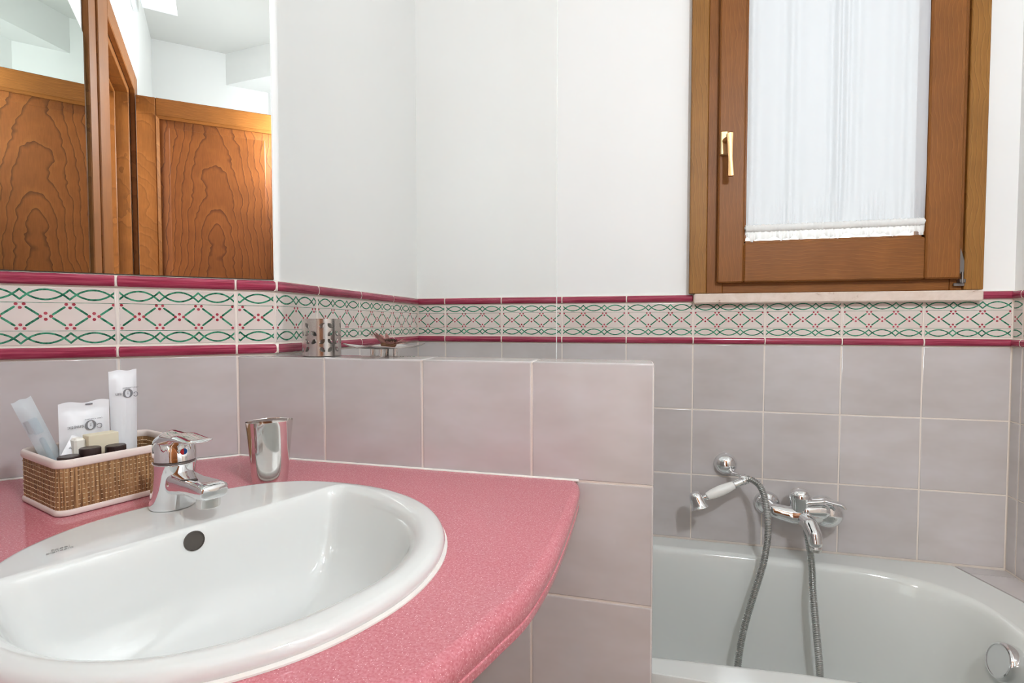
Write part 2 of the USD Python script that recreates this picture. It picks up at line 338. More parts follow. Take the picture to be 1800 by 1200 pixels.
# return wall beside the tub
LB = .7532
wB = wall('wall_left_return', A0, aB, 'white wall with tile border running back from the mirror to the corner')
xsB = [0, .1477, .3473, .5498, LB]
solid(wB, 'plaster', 'plaster', .0, LB + .1, ZL1T, CEIL, .0045)
solid(wB, 'grout_bed', 'grout', .0, LB + .1, 0, ZL1T, .0016, .1)
tiles(wB, xsB, [.446, .6475, .850, ZL2B]); border(wB, xsB, [0, None, None, None]); [liners(wB, [-.003] + xsB[1:], z0, z1, (.002, 0)) for z0, z1 in ((ZL1B, ZL1T), (ZL2B, ZL2T))]
# back wall with the window
wC = wall('wall_back', BACK_L, 0, 'white wall with pink tiles and painted border around the window')
XC = lambda x: x - BACK_L[0]
xsC = [0] + [XC(x) for x in (-.6572, -.4546, -.2499, -.0445, .1564, .3587, .5623, .7640, .9691)]
LC = xsC[-1]
WX0, WX1, WZ0, WZ1 = XC(.165), XC(.878), 1.2, 2.42
solid(wC, 'plaster', 'plaster', -.1, LC + .1, ZL1T, CEIL, .0045, .26, [(WX0, WX1, WZ0, WZ1)])
solid(wC, 'grout_bed', 'grout', -.1, LC + .1, 0, ZL1T, .0016, .26, [(WX0, WX1, WZ0, WZ1)])
tiles(wC, xsC, [.446, .649, .852, ZL2B]); border(wC, xsC, [.0965] + [None] * 8)
liners(wC, xsC[:5] + [XC(.1555)], ZL1B, ZL1T); liners(wC, [XC(.8905), LC], ZL1B, ZL1T); liners(wC, xsC, ZL2B, ZL2T)
# right wall
wD = wall('wall_right', BACK_R, math.atan2(*(D_END - BACK_R)[::-1]), 'white tiled wall beside the tub, at the right edge of the photo')
LD = float(np.linalg.norm(D_END - BACK_R)); xsD = [0, .0375] + [.0375 + TS * k for k in range(1, 8)] + [LD]
solid(wD, 'plaster', 'plaster', -.1, LD, ZL1T, CEIL, .0045); solid(wD, 'grout_bed', 'grout', -.1, LD, 0, ZL1T, .0016, .1)
tiles(wD, xsD[:6], [.446, .649, .852, ZL2B]); border(wD, xsD[:6], [.16] + [None] * 4); liners(wD, xsD[:6], ZL1B, ZL1T); liners(wD, xsD[:6], ZL2B, ZL2T)
wD2 = wall('wall_right_step', D_END, 0, 'plain white step in the right-hand wall'); solid(wD2, 'plaster', 'plaster', -.05, float(R3[0] - D_END[0]) + .1, 0, CEIL, .0)
wE = wall('wall_right_rear', R3, -math.pi / 2, 'plain white wall behind the camera on the right'); solid(wE, 'plaster', 'plaster', -.0, float(R3[1] - R2[1]) + .1, 0, CEIL, 0)
aR = math.atan2(*(R1 - R2)[::-1]); wR = wall('wall_rear', R2, aR, 'plain white rear wall seen in the mirror'); LR = float(np.linalg.norm(R1 - R2))
solid(wR, 'plaster', 'plaster', -.1, LR + .1, 0, CEIL, 0)
# side wall with the doorway
LW = 2.906; aS = aW + math.pi; wS = wall('wall_side', R1, aS, 'white side wall with the doorway, seen in the mirror')
DX0, DX1, DZ = LW - 1.88, LW - 1.19, 2.235
solid(wS, 'plaster', 'plaster', -.1, LW + .1, ZL1T, CEIL, .0045, .16, [(DX0, DX1, 0, DZ)])
solid(wS, 'grout_bed', 'grout', LW - .98, LW + .1, 0, ZL1T, .0016, .16); solid(wS, 'lower_plaster', 'plaster', -.1, LW - .98, 0, ZL1T, .0045, .16, [(DX0, DX1, 0, DZ)])
xsW = [LW - .98] + [LW - TS * k for k in (4, 3, 2, 1, 0)]
tiles(wS, xsW, [.6467, ZC, ZL2B]); border(wS, xsW, [None] * 5); liners(wS, xsW, ZL1B, ZL1T); liners(wS, xsW, ZL2B, ZL2T)
# floor, ceiling, bulkhead
room = Polygon([K, R1, R2, R3, D_END, BACK_R, BACK_L, A0]).buffer(.06, join_style=2)
fl = extrude(room, .1); fl.apply_translation([0, 0, -.1]); tag(obj('floor', fl, 'floor_tile', smooth=False), 'pinkish tiled floor of the bathroom', 'floor', kind='structure')
ce = extrude(room, .1); ce.apply_translation([0, 0, CEIL]); tag(obj('ceiling', ce, 'ceiling_paint', smooth=False), 'flat pale ceiling seen in the mirror', 'ceiling', kind='structure')
bh = extrude(Polygon([(1.115, .2), (1.115, -1.33), (1.303, -1.148), (1.303, .2)]), CEIL - 2.75); bh.apply_translation([0, 0, 2.75])
tag(obj('trim_1', bh, 'plaster', smooth=False), 'white boxed beam under the ceiling, seen in the mirror', 'beam', kind='structure')

# ------------------------------------------------------------------ half wall between basin and tub
pw = thing('half_wall', 'low pinkish tiled half wall between the washbasin counter and the tub', 'half wall', (PA[0], PA[1], 0), 0, kind='structure')
XP = lambda x: x - PA[0]; LP = XP(.0225); DP = .088
xsP = [0, XP(-.589), XP(-.3862), XP(-.1818), LP]; zsP = [ZP, .8487, .6465, .4435, .2405, .0375]; zsP = zsP[::-1]
obj('core', bx(0, LP - .0016, .0016, DP - .0016, 0, ZP - .0016), 'grout', pw, smooth=False)
tiles(pw, xsP, zsP)
tiles(pw, [LP - x for x in xsP[::-1]], zsP[2:], T_(LP, DP, 0) @ Rz(math.pi))
tiles(pw, [0, DP], zsP, T_(LP, 0, 0) @ Rz(math.pi / 2))
for x0, x1 in zip(xsP[:-1], xsP[1:]):
    t = tile_mesh(x1 - x0 - G, DP - .001); t.apply_translation([x0 + G / 2, 0, 0]); t.apply_transform(T_(0, .0005, ZP) @ Rx(-math.pi / 2))
    obj('cap_tile', t, 'tile_glaze', pw)

# ------------------------------------------------------------------ mirrors
mir = thing('mirror', 'large frameless mirror on the wall above the basin counter', 'mirror', (K[0], K[1], 0), aA)
obj('glass', bx(.012, LA - .0028, -.0045, -.0035, 1.2065, 2.02), 'mirror_silver', mir, smooth=False)
obj('backing', bx(.012, LA - .0028, -.0034, .004, 1.2065, 2.02), 'mirror_edge', mir, smooth=False)
mir2 = thing('mirror', 'second mirror on the side wall, reflected at the left edge of the photo', 'mirror', (R1[0], R1[1], 0), aS)
obj('glass', bx(LW - .893, LW - .014, -.0045, -.0035, 1.2105, 2.005), 'mirror_tinted', mir2, smooth=False)
obj('backing', bx(LW - .893, LW - .014, -.0034, .004, 1.2105, 2.005), 'mirror_edge', mir2, smooth=False)

# ------------------------------------------------------------------ window (frame along the back wall: x right, y outwards, z up)
win = thing('window_1', 'oak window with a white sheer curtain above the marble sill', 'window', (BACK_L[0], YC, 0), 0, kind='structure')
P = -.022                                # face of the casing, in front of the wall
CX0, CX1 = XC(.142), XC(.889); TOP = 2.46
obj('casing', rbx(CX0, XC(.190), P, .0042, 1.2075, TOP, .002), 'casing_wood', win); obj('casing', rbx(XC(.845), CX1, P, .0042, 1.2075, TOP, .002), 'casing_wood', win)
obj('casing', rbx(XC(.190), XC(.845), P, .0042, 2.40, TOP, .002), 'window_wood_level', win)
obj('frame', rbx(XC(.1905), XC(.236), P + .006, .05, 1.2075, 2.40, .0015), 'window_wood_upright', win)
obj('frame', rbx(XC(.816), XC(.8445), P + .008, .05, 1.2075, 2.40, .0015), 'window_wood_upright', win)
obj('frame', rbx(XC(.2365), XC(.8155), P + .01, .05, 1.2075, 1.245, .0015), 'window_wood_level', win)
obj('frame', rbx(XC(.2365), XC(.8155), P + .01, .05, 2.36, 2.40, .0015), 'window_wood_level', win)
S0, S1, SB, ST = XC(.219), XC(.836), 1.2375, 2.385; GX0, GX1, GB, GT = XC(.291), XC(.748), 1.3515, 2.28
SY0, SY1 = -.036, -.0165
obj('sash_stile', rbx(S0, GX0, SY0, SY1, SB, ST, .004), 'window_wood_upright', win)
obj('sash_stile', rbx(GX1, S1 - .007, SY0, SY1, SB, ST, .004), 'window_wood_upright', win)
obj('sash_rail', rbx(GX0 + .0006, GX1 - .0006, SY0, SY1, SB, GB, .004), 'window_wood_level', win)
obj('sash_rail', rbx(GX0 + .0006, GX1 - .0006, SY0, SY1, GT, ST, .004), 'window_wood_level', win)
for x0, x1, z0, z1, m in ((GX0, GX0 + .006, GB, GT, 'window_wood_upright'), (GX1 - .009, GX1, GB, GT, 'window_wood_upright'), (GX0, GX1, GB - .001, GB + .007, 'window_wood_level'), (GX0, GX1, GT - .007, GT, 'window_wood_level')):
    obj('glazing_bead', rbx(x0, x1, SY1 - .012, SY1 + .03, z0, z1, .0012), m, win)
obj('pane', bx(GX0 + .004, GX1 - .004, .000, .005, GB, GT), 'window_glass', win, smooth=False)
# handle
hx, hz = XC(.2345), 1.655
hd = obj('handle', cat_([rbx(hx - .013, hx + .009, SY0 - .009, SY0, hz - .046, hz + .024, .003), hull([((hx + .001, SY0 - .008, hz - .005), .009), ((hx + .006, SY0 - .03, hz - .005), .007)], 16),
    loft([[(hx + .008 + .008 * c * k + ox, SY0 - .036 + .006 * d, z) for c, d in ((-1, -1), (.2, -1.25), (1, -1), (1, 1), (-1, 1))] for z, k, ox in ((hz + .006, .95, 0), (hz + .004, 1.05, 0), (hz - .03, .85, .0005), (hz - .07, .72, .002), (hz - .112, .95, .004), (hz - .116, .85, .004))])]), 'brass', win, smooth=30)
# lower corner hinge
qx = XC(.832)
hg = obj('hinge', cat_([loft([[(qx + x, SY1 - .004 + y, z) for x, y in ((0, 0), (w, 0), (w, .004), (0, .004))] for z, w in ((1.252, .0125), (1.285, .0125), (1.302, .0085), (1.318, .004))]), ]), 'dark_metal', win, smooth=False)
tag(hg, 'dark metal corner hinge plate')
obj('hinge_pin', cat_([tf(trimesh.creation.cylinder(.003, .03, sections=12), T_(qx + .004, SY0 + .006, 1.240)), rbx(qx - .002, qx + .012, SY0 + .004, SY1, 1.226, 1.236, .001), rbx(qx - .012, qx + .013, SY1 - .008, SY1 - .002, 1.2175, 1.226, .001)]), 'dark_metal', win)
# sill
obj('sill', rbx(XC(.1555), XC(.8895), -.026, .2, 1.1765, 1.2066, .004), 'marble', win)
# sheer curtain gathered on two rods
cur = thing('curtain', 'white sheer gathered curtain hanging inside the oak window', 'curtain', (BACK_L[0], YC, 0), 0)
cx0, cx1, cz0, cz1 = GX0 + .004, GX1 - .002, 1.352, 2.26
CY = -.0285
nx, nz = 320, 44
xs = np.linspace(cx0, cx1, nx); u = (xs - cx0) / (cx1 - cx0)
ph = 2 * math.pi * (10 * u + .4 * np.sin(2 * math.pi * 1.7 * u) + .3 * np.sin(2 * math.pi * 3.3 * u + 1)); env = .55 + .45 * np.sin(2 * math.pi * 2.3 * u + .6) ** 2
ph2 = 2 * math.pi * (31 * u + .5 * np.sin(2 * math.pi * 4.1 * u))
rows, ROD = [], 1.396
for z in np.linspace(ROD, cz1, nz):
    t = min(1, (z - ROD) / .10); a = .0075 * (1 - .25 * t)
    y = CY + a * env * np.sin(ph) * (.35 + .65 * t) + .0022 * (1 - t) * np.sin(ph2)
    rows.append(np.stack([xs, y, np.full(nx, z)], 1))
def grid(rows):
    R = np.array(rows); k, n = R.shape[:2]; i = np.arange(n - 1); f = []
    for a in range(k - 1): f += [np.stack([a * n + i, a * n + i + 1, (a + 1) * n + i + 1], 1), np.stack([a * n + i, (a + 1) * n + i + 1, (a + 1) * n + i], 1)]
    return trimesh.Trimesh(R.reshape(-1, 3), np.vstack(f), process=False)
obj('voile_sheet', grid(rows), 'voile', cur, smooth=True)
# rod pocket: a crinkled sleeve
th = np.linspace(0, 2 * math.pi, 13)[:-1]; rp = []
for k in range(0, nx, 2):
    r = .0105 * (1 + .10 * math.sin(ph2[k] * 1.5) + .06 * math.sin(ph2[k] * 3.1))
    rp.append([(xs[k], CY - .001 + r * .8 * math.cos(a), ROD - .002 + r * math.sin(a)) for a in th])
obj('rod_pocket', loft(rp), 'voile_hem', cur, smooth=True)
rr = []
edge = 1.362 + .004 * np.sin(ph2 * .45) + .004 * np.sin(ph2 * .21 + 2) + np.clip((u - .5) * .006, 0, 1)
for t in np.linspace(0, 1, 8):
    rr.append(np.stack([xs, CY - .002 + .0045 * t * np.sin(ph2) + .003 * t * np.sin(ph * 1.3), ROD - .010 - t * (ROD - .010 - edge)], 1))
obj('ruffle', grid(rr), 'voile_hem', cur, smooth=True)
obj('rod', tf(trimesh.creation.cylinder(.004, cx1 - cx0 + .004, sections=12), T_((cx0 + cx1) / 2, CY, ROD) @ Ry(math.pi / 2)), 'white_plastic', cur)

# ------------------------------------------------------------------ glass screen on the half wall
gs = thing('shower_screen', 'clear frameless glass shower screen standing on the half wall', 'glass screen', (0, 0, 0))
gy = YP + .066; gx0, gx1 = float(A0[0] - .012), -.1505
obj('pane', bx(gx0, gx1, gy, gy + .006, ZP + .0005, 2.0), 'screen_glass', gs, smooth=False)
obj('polished_edge', bx(gx1, gx1 + .0012, gy, gy + .006, ZP + .0005, 2.0), 'glass_edge', gs, smooth=False)

# ------------------------------------------------------------------ bathtub
TZ = .4445
def tub_ring(ins, z, bump=True, k=160):
    o = []
    cx, cy = .10, 1.322; a, b = .712 - ins, .262 - ins
    for t in np.linspace(0, 2 * math.pi, k, endpoint=False):
        c, q = math.cos(t), math.sin(t)
        # long straight sides with rounded ends
        x = math.copysign(abs(c) ** (2 / 5.2), c) * a; y = math.copysign(abs(q) ** (2 / 3.0), q) * b
        x, y = cx + x, cy + y
        if bump and y < cy: y += .030 * math.exp(-((x - .56) / .055) ** 4) * (abs(q) ** 4) - .030 / (1 + math.exp((x - .095) / .02)) * (abs(q) ** 4)
        o.append((x, y, z))
    return o
tub = thing('bathtub', 'white enamelled bathtub set between the half wall and the window wall', 'bathtub', (0, 0, 0))
outer = Polygon([(-.748, .994), (.83, .994), (.896, 1.10), (.903, 1.475), (.848, 1.6545), (-.748, 1.6545)]).buffer(-.012).buffer(.012)
hole = Polygon([p[:2] for p in tub_ring(-.004, 0)])
rings = [(-.004, TZ), (.001, TZ - .0006), (.006, TZ - .003), (.011, TZ - .008), (.016, TZ - .018), (.022, TZ - .04), (.032, TZ - .09), (.046, TZ - .17), (.062, TZ - .25), (.078, TZ - .30), (.10, TZ - .335), (.135, TZ - .355), (.18, TZ - .362), (.23, TZ - .365)]
bowl = loft([tub_ring(i, z) for i, z in rings], cap=False)
v0 = len(bowl.vertices); c = [[.10, 1.322, TZ - .366]]; n = 160; lastr = (len(rings) - 1) * n
bowl = trimesh.Trimesh(np.vstack([bowl.vertices, c]), np.vstack([bowl.faces, [(lastr + i, lastr + (i + 1) % n, v0) for i in range(n)]]), process=False)
def skirt(poly, prof):
    """vertical edge strip around a plan polygon: prof [(inset, z)]"""
    P = np.array(poly.exterior.coords)[:-1]
    ring = resample(np.vstack([P, P[:1]]), .02)[:-1]; pl = Polygon(ring)
    nx_ = np.roll(ring, -1, 0) - np.roll(ring, 1, 0)
    t = nx_ / np.linalg.norm(nx_, axis=1)[:, None]; nn = np.stack([-t[:, 1], t[:, 0]], 1)
    if not pl.contains(Point(ring[0] + nn[0] * .004)): nn = -nn
    return loft([[(*(p + m * i), z) for p, m in zip(ring, nn)] for i, z in prof], cap=False)
top2 = extrude(outer.buffer(-.004).difference(hole), .001); top2.apply_translation([0, 0, TZ - .001])
sk = skirt(outer, [(.0045, TZ), (.0012, TZ - .0015), (0, TZ - .005), (0, TZ - .028), (.004, TZ - .03)])
obj('shell', cat_([top2, bowl, sk]), 'tub_enamel', tub, smooth=40)
ov = frame((.773, 1.303, .383), math.radians(180)) @ Ry(math.radians(72))
obj('overflow_knob', tf(lathe([(.038, -.014), (.041, -.010), (.0415, .006), (.039, .016), (.036, .019), (.033, .0195), (.030, .018)], 40), ov), 'chrome', tub)
# masonry apron and the tiled ledge around the tub
ap = thing('trim_2', 'tiled apron and ledge built around the bathtub', 'tub surround', (0, 0, 0), 0, kind='structure')
obj('core', cat_([bx(.0245, .955, 1.012, 1.03, 0, TZ - .032)]), 'apron_core', ap, smooth=False)
tiles(ap, [.0245, .0245 + TS, .0245 + 2 * TS, .0245 + 3 * TS, .0245 + 4 * TS, .955], [.005, .2, TZ - .032], T_(0, 1.006, 0))
ledge = Polygon([(.8505, 1.6545), (.9055, 1.4755), (.9, 1.09), (.833, .9935), (.972, .9935), (.972, 1.6545)]).buffer(-.0008)
zl = .4435
base = extrude(ledge, .02); base.apply_translation([0, 0, zl - .0255]); obj('ledge_bed', base, 'grout', ap, smooth=False)
for y0, y1 in ((1.6122, 1.6545), (1.409, 1.6122), (1.206, 1.409), (.9935, 1.206)):
    q = ledge.buffer(-.001).intersection(sbox(.5, y0 + .001, 1.2, y1 - .001)); q = max(getattr(q, 'geoms', [q]), key=lambda g: g.area)
    t = extrude(q, .0054); t.apply_translation([0, 0, zl - .0054]); obj('tile', t, 'tile_glaze', ap, smooth=False)

# ------------------------------------------------------------------ bath mixer, hand shower and hose
def at(x, y, Y):
    """point of the plane world-y = Y that the photograph shows at pixel (x, y): used to measure the place"""
    d = FW + R_ * (x - 900) / F - UP * (y - 600) / F; return EYE + d * Y / d[1]
mx = thing('bath_mixer', 'chrome bath mixer tap mounted on the tiles above the tub', 'tap', (.446, YC, .578), 0)
for sx in (-1, 1):
    obj('flange', tf(lathe([(.036, 0), (.036, .004), (.033, .012), (.026, .019), (.018, .023), (.016, .03)], 36), T_(sx * .075, 0, 0) @ Rx(math.pi / 2)), 'chrome', mx, smooth=50)
def blend(parts, L=.004, it=8):
    m = m3.Manifold.batch_boolean(parts, m3.OpType.Add).refine_to_length(L); t = man2tri(m); trimesh.smoothing.filter_taubin(t, iterations=it); return t
def H(*b): return m3.Manifold.batch_hull([m3.Manifold.sphere(r, 24).translate(tuple(map(float, p))) for p, r in b])
obj('body', blend([H(((-.075, -.024, 0), .019), ((-.068, -.050, -.004), .020)), H(((.075, -.024, 0), .019), ((.068, -.050, -.004), .020)), H(((-.068, -.05, -.004), .020), ((-.02, -.062, -.010), .024)), H(((-.02, -.062, -.01), .024), ((.012, -.064, -.008), .027)), H(((.012, -.064, -.008), .026), ((.068, -.05, -.004), .020))]), 'chrome', mx, smooth=True)
obj('spout', blend([H(((.006, -.066, -.010), .024), ((.014, -.100, -.020), .021)), H(((.014, -.100, -.020), .021), ((.019, -.122, -.040), .019)), H(((.019, -.122, -.040), .019), ((.020, -.128, -.058), .0175))]), 'chrome', mx, smooth=True)
obj('aerator', tf(lathe([(.0125, -.006), (.0150, -.005), (.0152, .004), (.012, .006)], 24), T_(.0205, -.130, -.073) @ Rx(.2)), 'steel', mx)
obj('diverter_knob', tf(lathe([(.024, -.01), (.026, .012), (.0280, .028), (.0275, .036), (.0255, .039), (.0262, .0405), (.023, .048), (.014, .053), (.004, .0545)], 36), T_(-.001, -.062, .016)), 'chrome', mx, smooth=40)
def eb(x, y, z, rx, ry, rz): return m3.Manifold.sphere(1., 32).scale((rx, ry, rz)).translate((x, y, z))
dome = eb(.072, -.046, -.001, .044, .034, .041) + m3.Manifold.batch_hull([eb(.015, -.070, .010, .022, .020, .018), eb(.055, -.066, .010, .022, .018, .022)])
lev = m3.Manifold.batch_hull([eb(.012, -.074, .034, .014, .014, .008), eb(.055, -.080, .046, .012, .016, .0055)]) + m3.Manifold.batch_hull([eb(.055, -.080, .046, .012, .016, .0055), eb(.092, -.088, .040, .009, .013, .0045)]) + m3.Manifold.batch_hull([eb(.092, -.088, .040, .009, .013, .0045), eb(.101, -.092, .031, .006, .010, .0035)])
lm = man2tri((dome + lev).refine_to_length(.003)); trimesh.smoothing.filter_taubin(lm, iterations=8); obj('lever', lm, 'chrome', mx, smooth=True)
obj('hose_outlet', lathe([(.010, -.05), (.011, -.045), (.011, -.022), (.009, -.018)], 20).apply_transform(T_(.018, -.062, 0)), 'chrome', mx)

bk = thing('shower_bracket', 'round chrome wall bracket that carries the hand shower', 'bracket', (.2545, YC, .6895), 0)
obj('rose', tf(lathe([(.033, 0), (.0335, .004), (.031, .014), (.025, .023), (.015, .029), (.005, .031)], 36), Rx(math.pi / 2)), 'chrome', bk, smooth=50)
hook = at(1309, 841, 1.592) - np.array([.2545, YC, .6895])
obj('arm', tube([(.012, -.02, -.018), (.016, -.034, -.021), hook * [.6, .75, .8], hook + [.0, 0, .008]], [.007, .0062, .0052, .0055]), 'chrome', bk, smooth=60)
obj('cradle', hull([(hook + [-.004, 0, 0], .0125), (hook + [.004, -.002, -.002], .0125)], 20), 'chrome', bk, smooth=60)

hp0, hp1 = at(1304, 846, 1.585), at(1229, 878, 1.558)
ax = (hp1 - hp0) / np.linalg.norm(hp1 - hp0); hl = np.linalg.norm(hp1 - hp0)
u_ = np.cross([0, 0, 1.], ax); u_ /= np.linalg.norm(u_); MA = np.eye(4); MA[:3, 0], MA[:3, 1], MA[:3, 2], MA[:3, 3] = np.cross(u_, ax), u_, ax, 0
hs = thing('hand_shower', 'chrome hand shower with a white handle hanging in the wall bracket', 'hand shower', hp0, 0)
obj('collar', tf(lathe([(.006, -.012), (.0115, -.008), (.012, -.002), (.0105, 0), (.0105, .022), (.0115, .025)], 28), MA), 'chrome', hs)
obj('handle', tf(lathe([(.0110, .0255), (.0138, .045), (.0150, .065), (.0140, .09), (.0105, .108), (.0092, .110)], 32), MA), 'white_plastic', hs, smooth=60)
obj('neck', tf(lathe([(.0095, .1105), (.0075, .116), (.008, .13)], 24), MA), 'chrome', hs)
hd_ = ax * (hl + .006); MH = T_(*hd_) @ Rx(-.25) @ Ry(-.35)
obj('head', tf(lathe([(.004, .026), (.012, .024), (.018, .017), (.0205, .004), (.022, -.012), (.0265, -.020), (.027, -.0225), (.0255, -.0235), (.0, -.0225)], 36), MH), 'chrome', hs, smooth=50)

HP = [hp0 - ax * .013, at(1319, 842, 1.578), at(1336, 855, 1.565), at(1346, 884, 1.555), at(1350, 930, 1.548), at(1343, 985, 1.53), at(1326, 1042, 1.505), at(1309, 1100, 1.475), at(1298, 1160, 1.44), at(1296, 1220, 1.40),
      at(1330, 1276, 1.385), at(1395, 1282, 1.39), at(1437, 1240, 1.42), at(1441, 1185, 1.45), at(1435, 1110, 1.475), at(1429, 1040, 1.50), at(1426, 985, 1.545), np.array([.464, YC - .062, .5265])]
hc = resample(spline(HP, 14), .0011); o = HP[0]
ho = thing('shower_hose', 'ribbed metal shower hose looping down into the tub', 'hose', o, 0)
obj('spiral_sleeve', tube(hc - o, .0085 + .0010 * np.sin(np.arange(len(hc)) * 2 * math.pi / 4), 12), 'hose_metal', ho, smooth=25)

# ------------------------------------------------------------------ countertop
front = [(-.1005, YP - .001), (-.0955, .842), (-.0925, .80), (-.0915, .70), (-.0935, .60), (-.0985, .535), (-.1065, .482), (-.1205, .438), (-.134, .397), (-.149, .355), (-.172, .306), (-.21, .247), (-.265, .185), (-.33, .125), (-.41, .072), (-.49, .032), tuple(K + dW * .775 + dA * .0012)]
fc = resample(spline(np.array(front), 10), .008)
tg = np.gradient(fc, axis=0); tg /= np.linalg.norm(tg, axis=1)[:, None]; inn = np.stack([tg[:, 1], -tg[:, 0]], 1)      # towards the basin
if (np.array([-.47, .5]) - fc[len(fc) // 3]) @ inn[len(fc) // 3] < 0: inn = -inn
inn[0] = inn[0] * [1, 0]; inn[-1] = dW * (1 if inn[-1] @ dW > 0 else -1)
BC = np.array([-.4748, .4988]); aX = math.radians(66.5); EX, EY = dirv(aX), dirv(aX + math.pi / 2)
eps = .0008
nAr = np.array([dA[1], -dA[0]])
wallside = [tuple(K + nAr * eps + dA * .0012), tuple(PA + nAr * eps * .2 + V2(.0006, -eps))]
RIM = np.array([(.0, .201), (.045, .1995), (.090, .191), (.128, .176), (.163, .150), (.190, .115), (.2095, .070), (.2215, .020), (.2255, -.03), (.2235, -.075), (.2125, -.120), (.192, -.162), (.162, -.200), (.122, -.232), (.075, -.254), (.035, -.2635), (.0, -.2655)])
def rim_ring(off, z, n=144):
    P = np.vstack([RIM, (RIM * [-1, 1])[::-1][1:-1]]); P = np.vstack([P, P[:1]]); P = resample(spline(P, 6), .002)
    c = np.array([0, -.03]); ang = np.unwrap(np.arctan2(P[:, 1] - c[1], P[:, 0] - c[0])); r = np.linalg.norm(P - c, axis=1)
    if ang[-1] < ang[0]: ang, r = ang[::-1], r[::-1]
    t = np.linspace(0, 2 * math.pi, n, endpoint=False); rr = np.interp(np.mod(t - ang[0], 2 * math.pi) + ang[0], ang, r)
    rr = (np.roll(rr, 1) + 2 * rr + np.roll(rr, -1)) / 4
    return [(c[0] + (q - off) * math.cos(a), c[1] + (q - off) * math.sin(a), z) for a, q in zip(t, rr)]
def basin_to_world(p): return BC + EX * p[0] + EY * p[1]
prof = [(.013, ZC), (.007, ZC - .0012), (.003, ZC - .004), (.0005, ZC - .0095), (0, ZC - .015), (.0008, ZC - .021), (.0022, ZC - .0255), (.0025, ZC - .0268), (.0014, ZC - .0278), (.0016, ZC - .036), (.004, ZC - .039), (.02, ZC - .0395)]
strips = loft([[(*(p + q * i), z) for p, q in zip(fc, inn)] for i, z in prof], cap=False, closed=False)
hole = Polygon([basin_to_world(p) for p in rim_ring(.009, 0)])
def face(inset, z, flip, h):
    ring = [tuple(p + q * inset) for p, q in zip(fc, inn)] + wallside
    m = extrude(Polygon(ring).buffer(0).difference(h), .0008); m.apply_translation([0, 0, z - (.0008 if not flip else 0)]); return m
ctop = thing('countertop', 'pink speckled stone countertop with a rounded curved front edge', 'countertop', (BC[0], BC[1], 0), 0)
cm = cat_([face(.013, ZC, False, hole), face(.02, ZC - .0395, True, hole), strips]); cm.apply_translation([-BC[0], -BC[1], 0])
obj('slab', cm, 'pink_stone', ctop, smooth=40)
# bead of sealant where the counter meets the tiles
for a, b in ((V2(*wallside[0]) + nAr * .001, PA + V2(.003, -.0015)), (PA + V2(.0, -.0015), V2(-.1, YP - .0015))):
    obj('caulk', tube([(*(a - BC), ZC + .0005), (*(b - BC), ZC + .0005)], .0024, 8), 'caulk', ctop, smooth=60)

# ------------------------------------------------------------------ washbasin (own frame: x along the back edge, y to the back)
bs = thing('washbasin', 'white oval ceramic washbasin set into the pink countertop', 'washbasin', (BC[0], BC[1], 0), aX)
ZD = .8625
def opening(n=144):
    c = Polygon(superell(.196, .231, 2.25, 160, a2=.209)).buffer(0)
    q = c.intersection(sbox(-.3, -.3, .3, .066)).buffer(-.02).buffer(.02)
    P = np.array(q.exterior.coords); P = resample(P, .001); c0 = np.array([0, -.03])
    t = np.linspace(0, 2 * math.pi, n, endpoint=False); ang = np.unwrap(np.arctan2(P[:, 1] - c0[1], P[:, 0] - c0[0])); r = np.linalg.norm(P - c0, axis=1)
    if ang[-1] < ang[0]: ang, r = ang[::-1], r[::-1]
    rr = np.interp(np.mod(t - ang[0], 2 * math.pi) + ang[0], ang, r); return t, rr, c0
t_, ro, c0 = opening()
def bowl_ring(k, z, sh=0.):
    """the opening shrunk to k, drifting towards the drain"""
    return [(c0[0] + k * q * math.cos(a), c0[1] + k * q * math.sin(a) + sh, z) for a, q in zip(t_, ro)]
def mixr(A, B, w): return [tuple(np.array(a) * (1 - w) + np.array(b) * w) for a, b in zip(A, B)]
roll = np.clip((-np.array([math.sin(a) for a in t_]) + .55) / .5, 0, 1)       # raised rolled rim except on the tap deck
def lifted(R, h): return [(x, y, z + h * w) for (x, y, z), w in zip(R, roll)]
outer_top = rim_ring(.010, ZD - .0006); op0 = bowl_ring(1.03, ZD)
rings = [rim_ring(.007, ZC + .0006), rim_ring(.004, ZC + .0006), rim_ring(.0012, ZC + .0025), lifted(rim_ring(.0, ZC + .0062), .0012), lifted(rim_ring(.0022, ZC + .0098), .0025), lifted(rim_ring(.0056, ZC + .0118), .0035), lifted(outer_top, .004), lifted(mixr(outer_top, op0, .35), .0045), lifted(mixr(outer_top, op0, .7), .0045), lifted(op0, .0035)]
for k, dz, sh in ((1.0, .0016, 0), (.975, .0055, 0), (.955, .013, -.0005), (.935, .024, -.001), (.90, .045, -.003), (.86, .070, -.006), (.80, .096, -.010), (.70, .117, -.016), (.56, .132, -.022), (.40, .140, -.028), (.25, .144, -.032), (.13, .146, -.034)):
    rings.append(lifted(bowl_ring(k, ZD - dz, sh), .002 * max(0, 1 - dz / .02)))
bm = loft(rings, cap=False)
bowl_o = obj('bowl', bm, 'ceramic', bs, smooth=50)
dz_ = ZD - .1465
obj('waste', lathe([(.03, dz_ - .004), (.03, dz_ + .002), (.026, dz_ + .004), (.018, dz_ + .003), (.016, dz_ + .007), (.004, dz_ + .009)], 32).apply_transform(T_(0, c0[1] - .034, 0)), 'chrome', bs)
obj('sealant', loft([rim_ring(-.003, ZC + .0002), rim_ring(-.0028, ZC + .0018), rim_ring(.001, ZC + .003), rim_ring(.006, ZC + .003)], cap=False), 'caulk', bs, smooth=60)
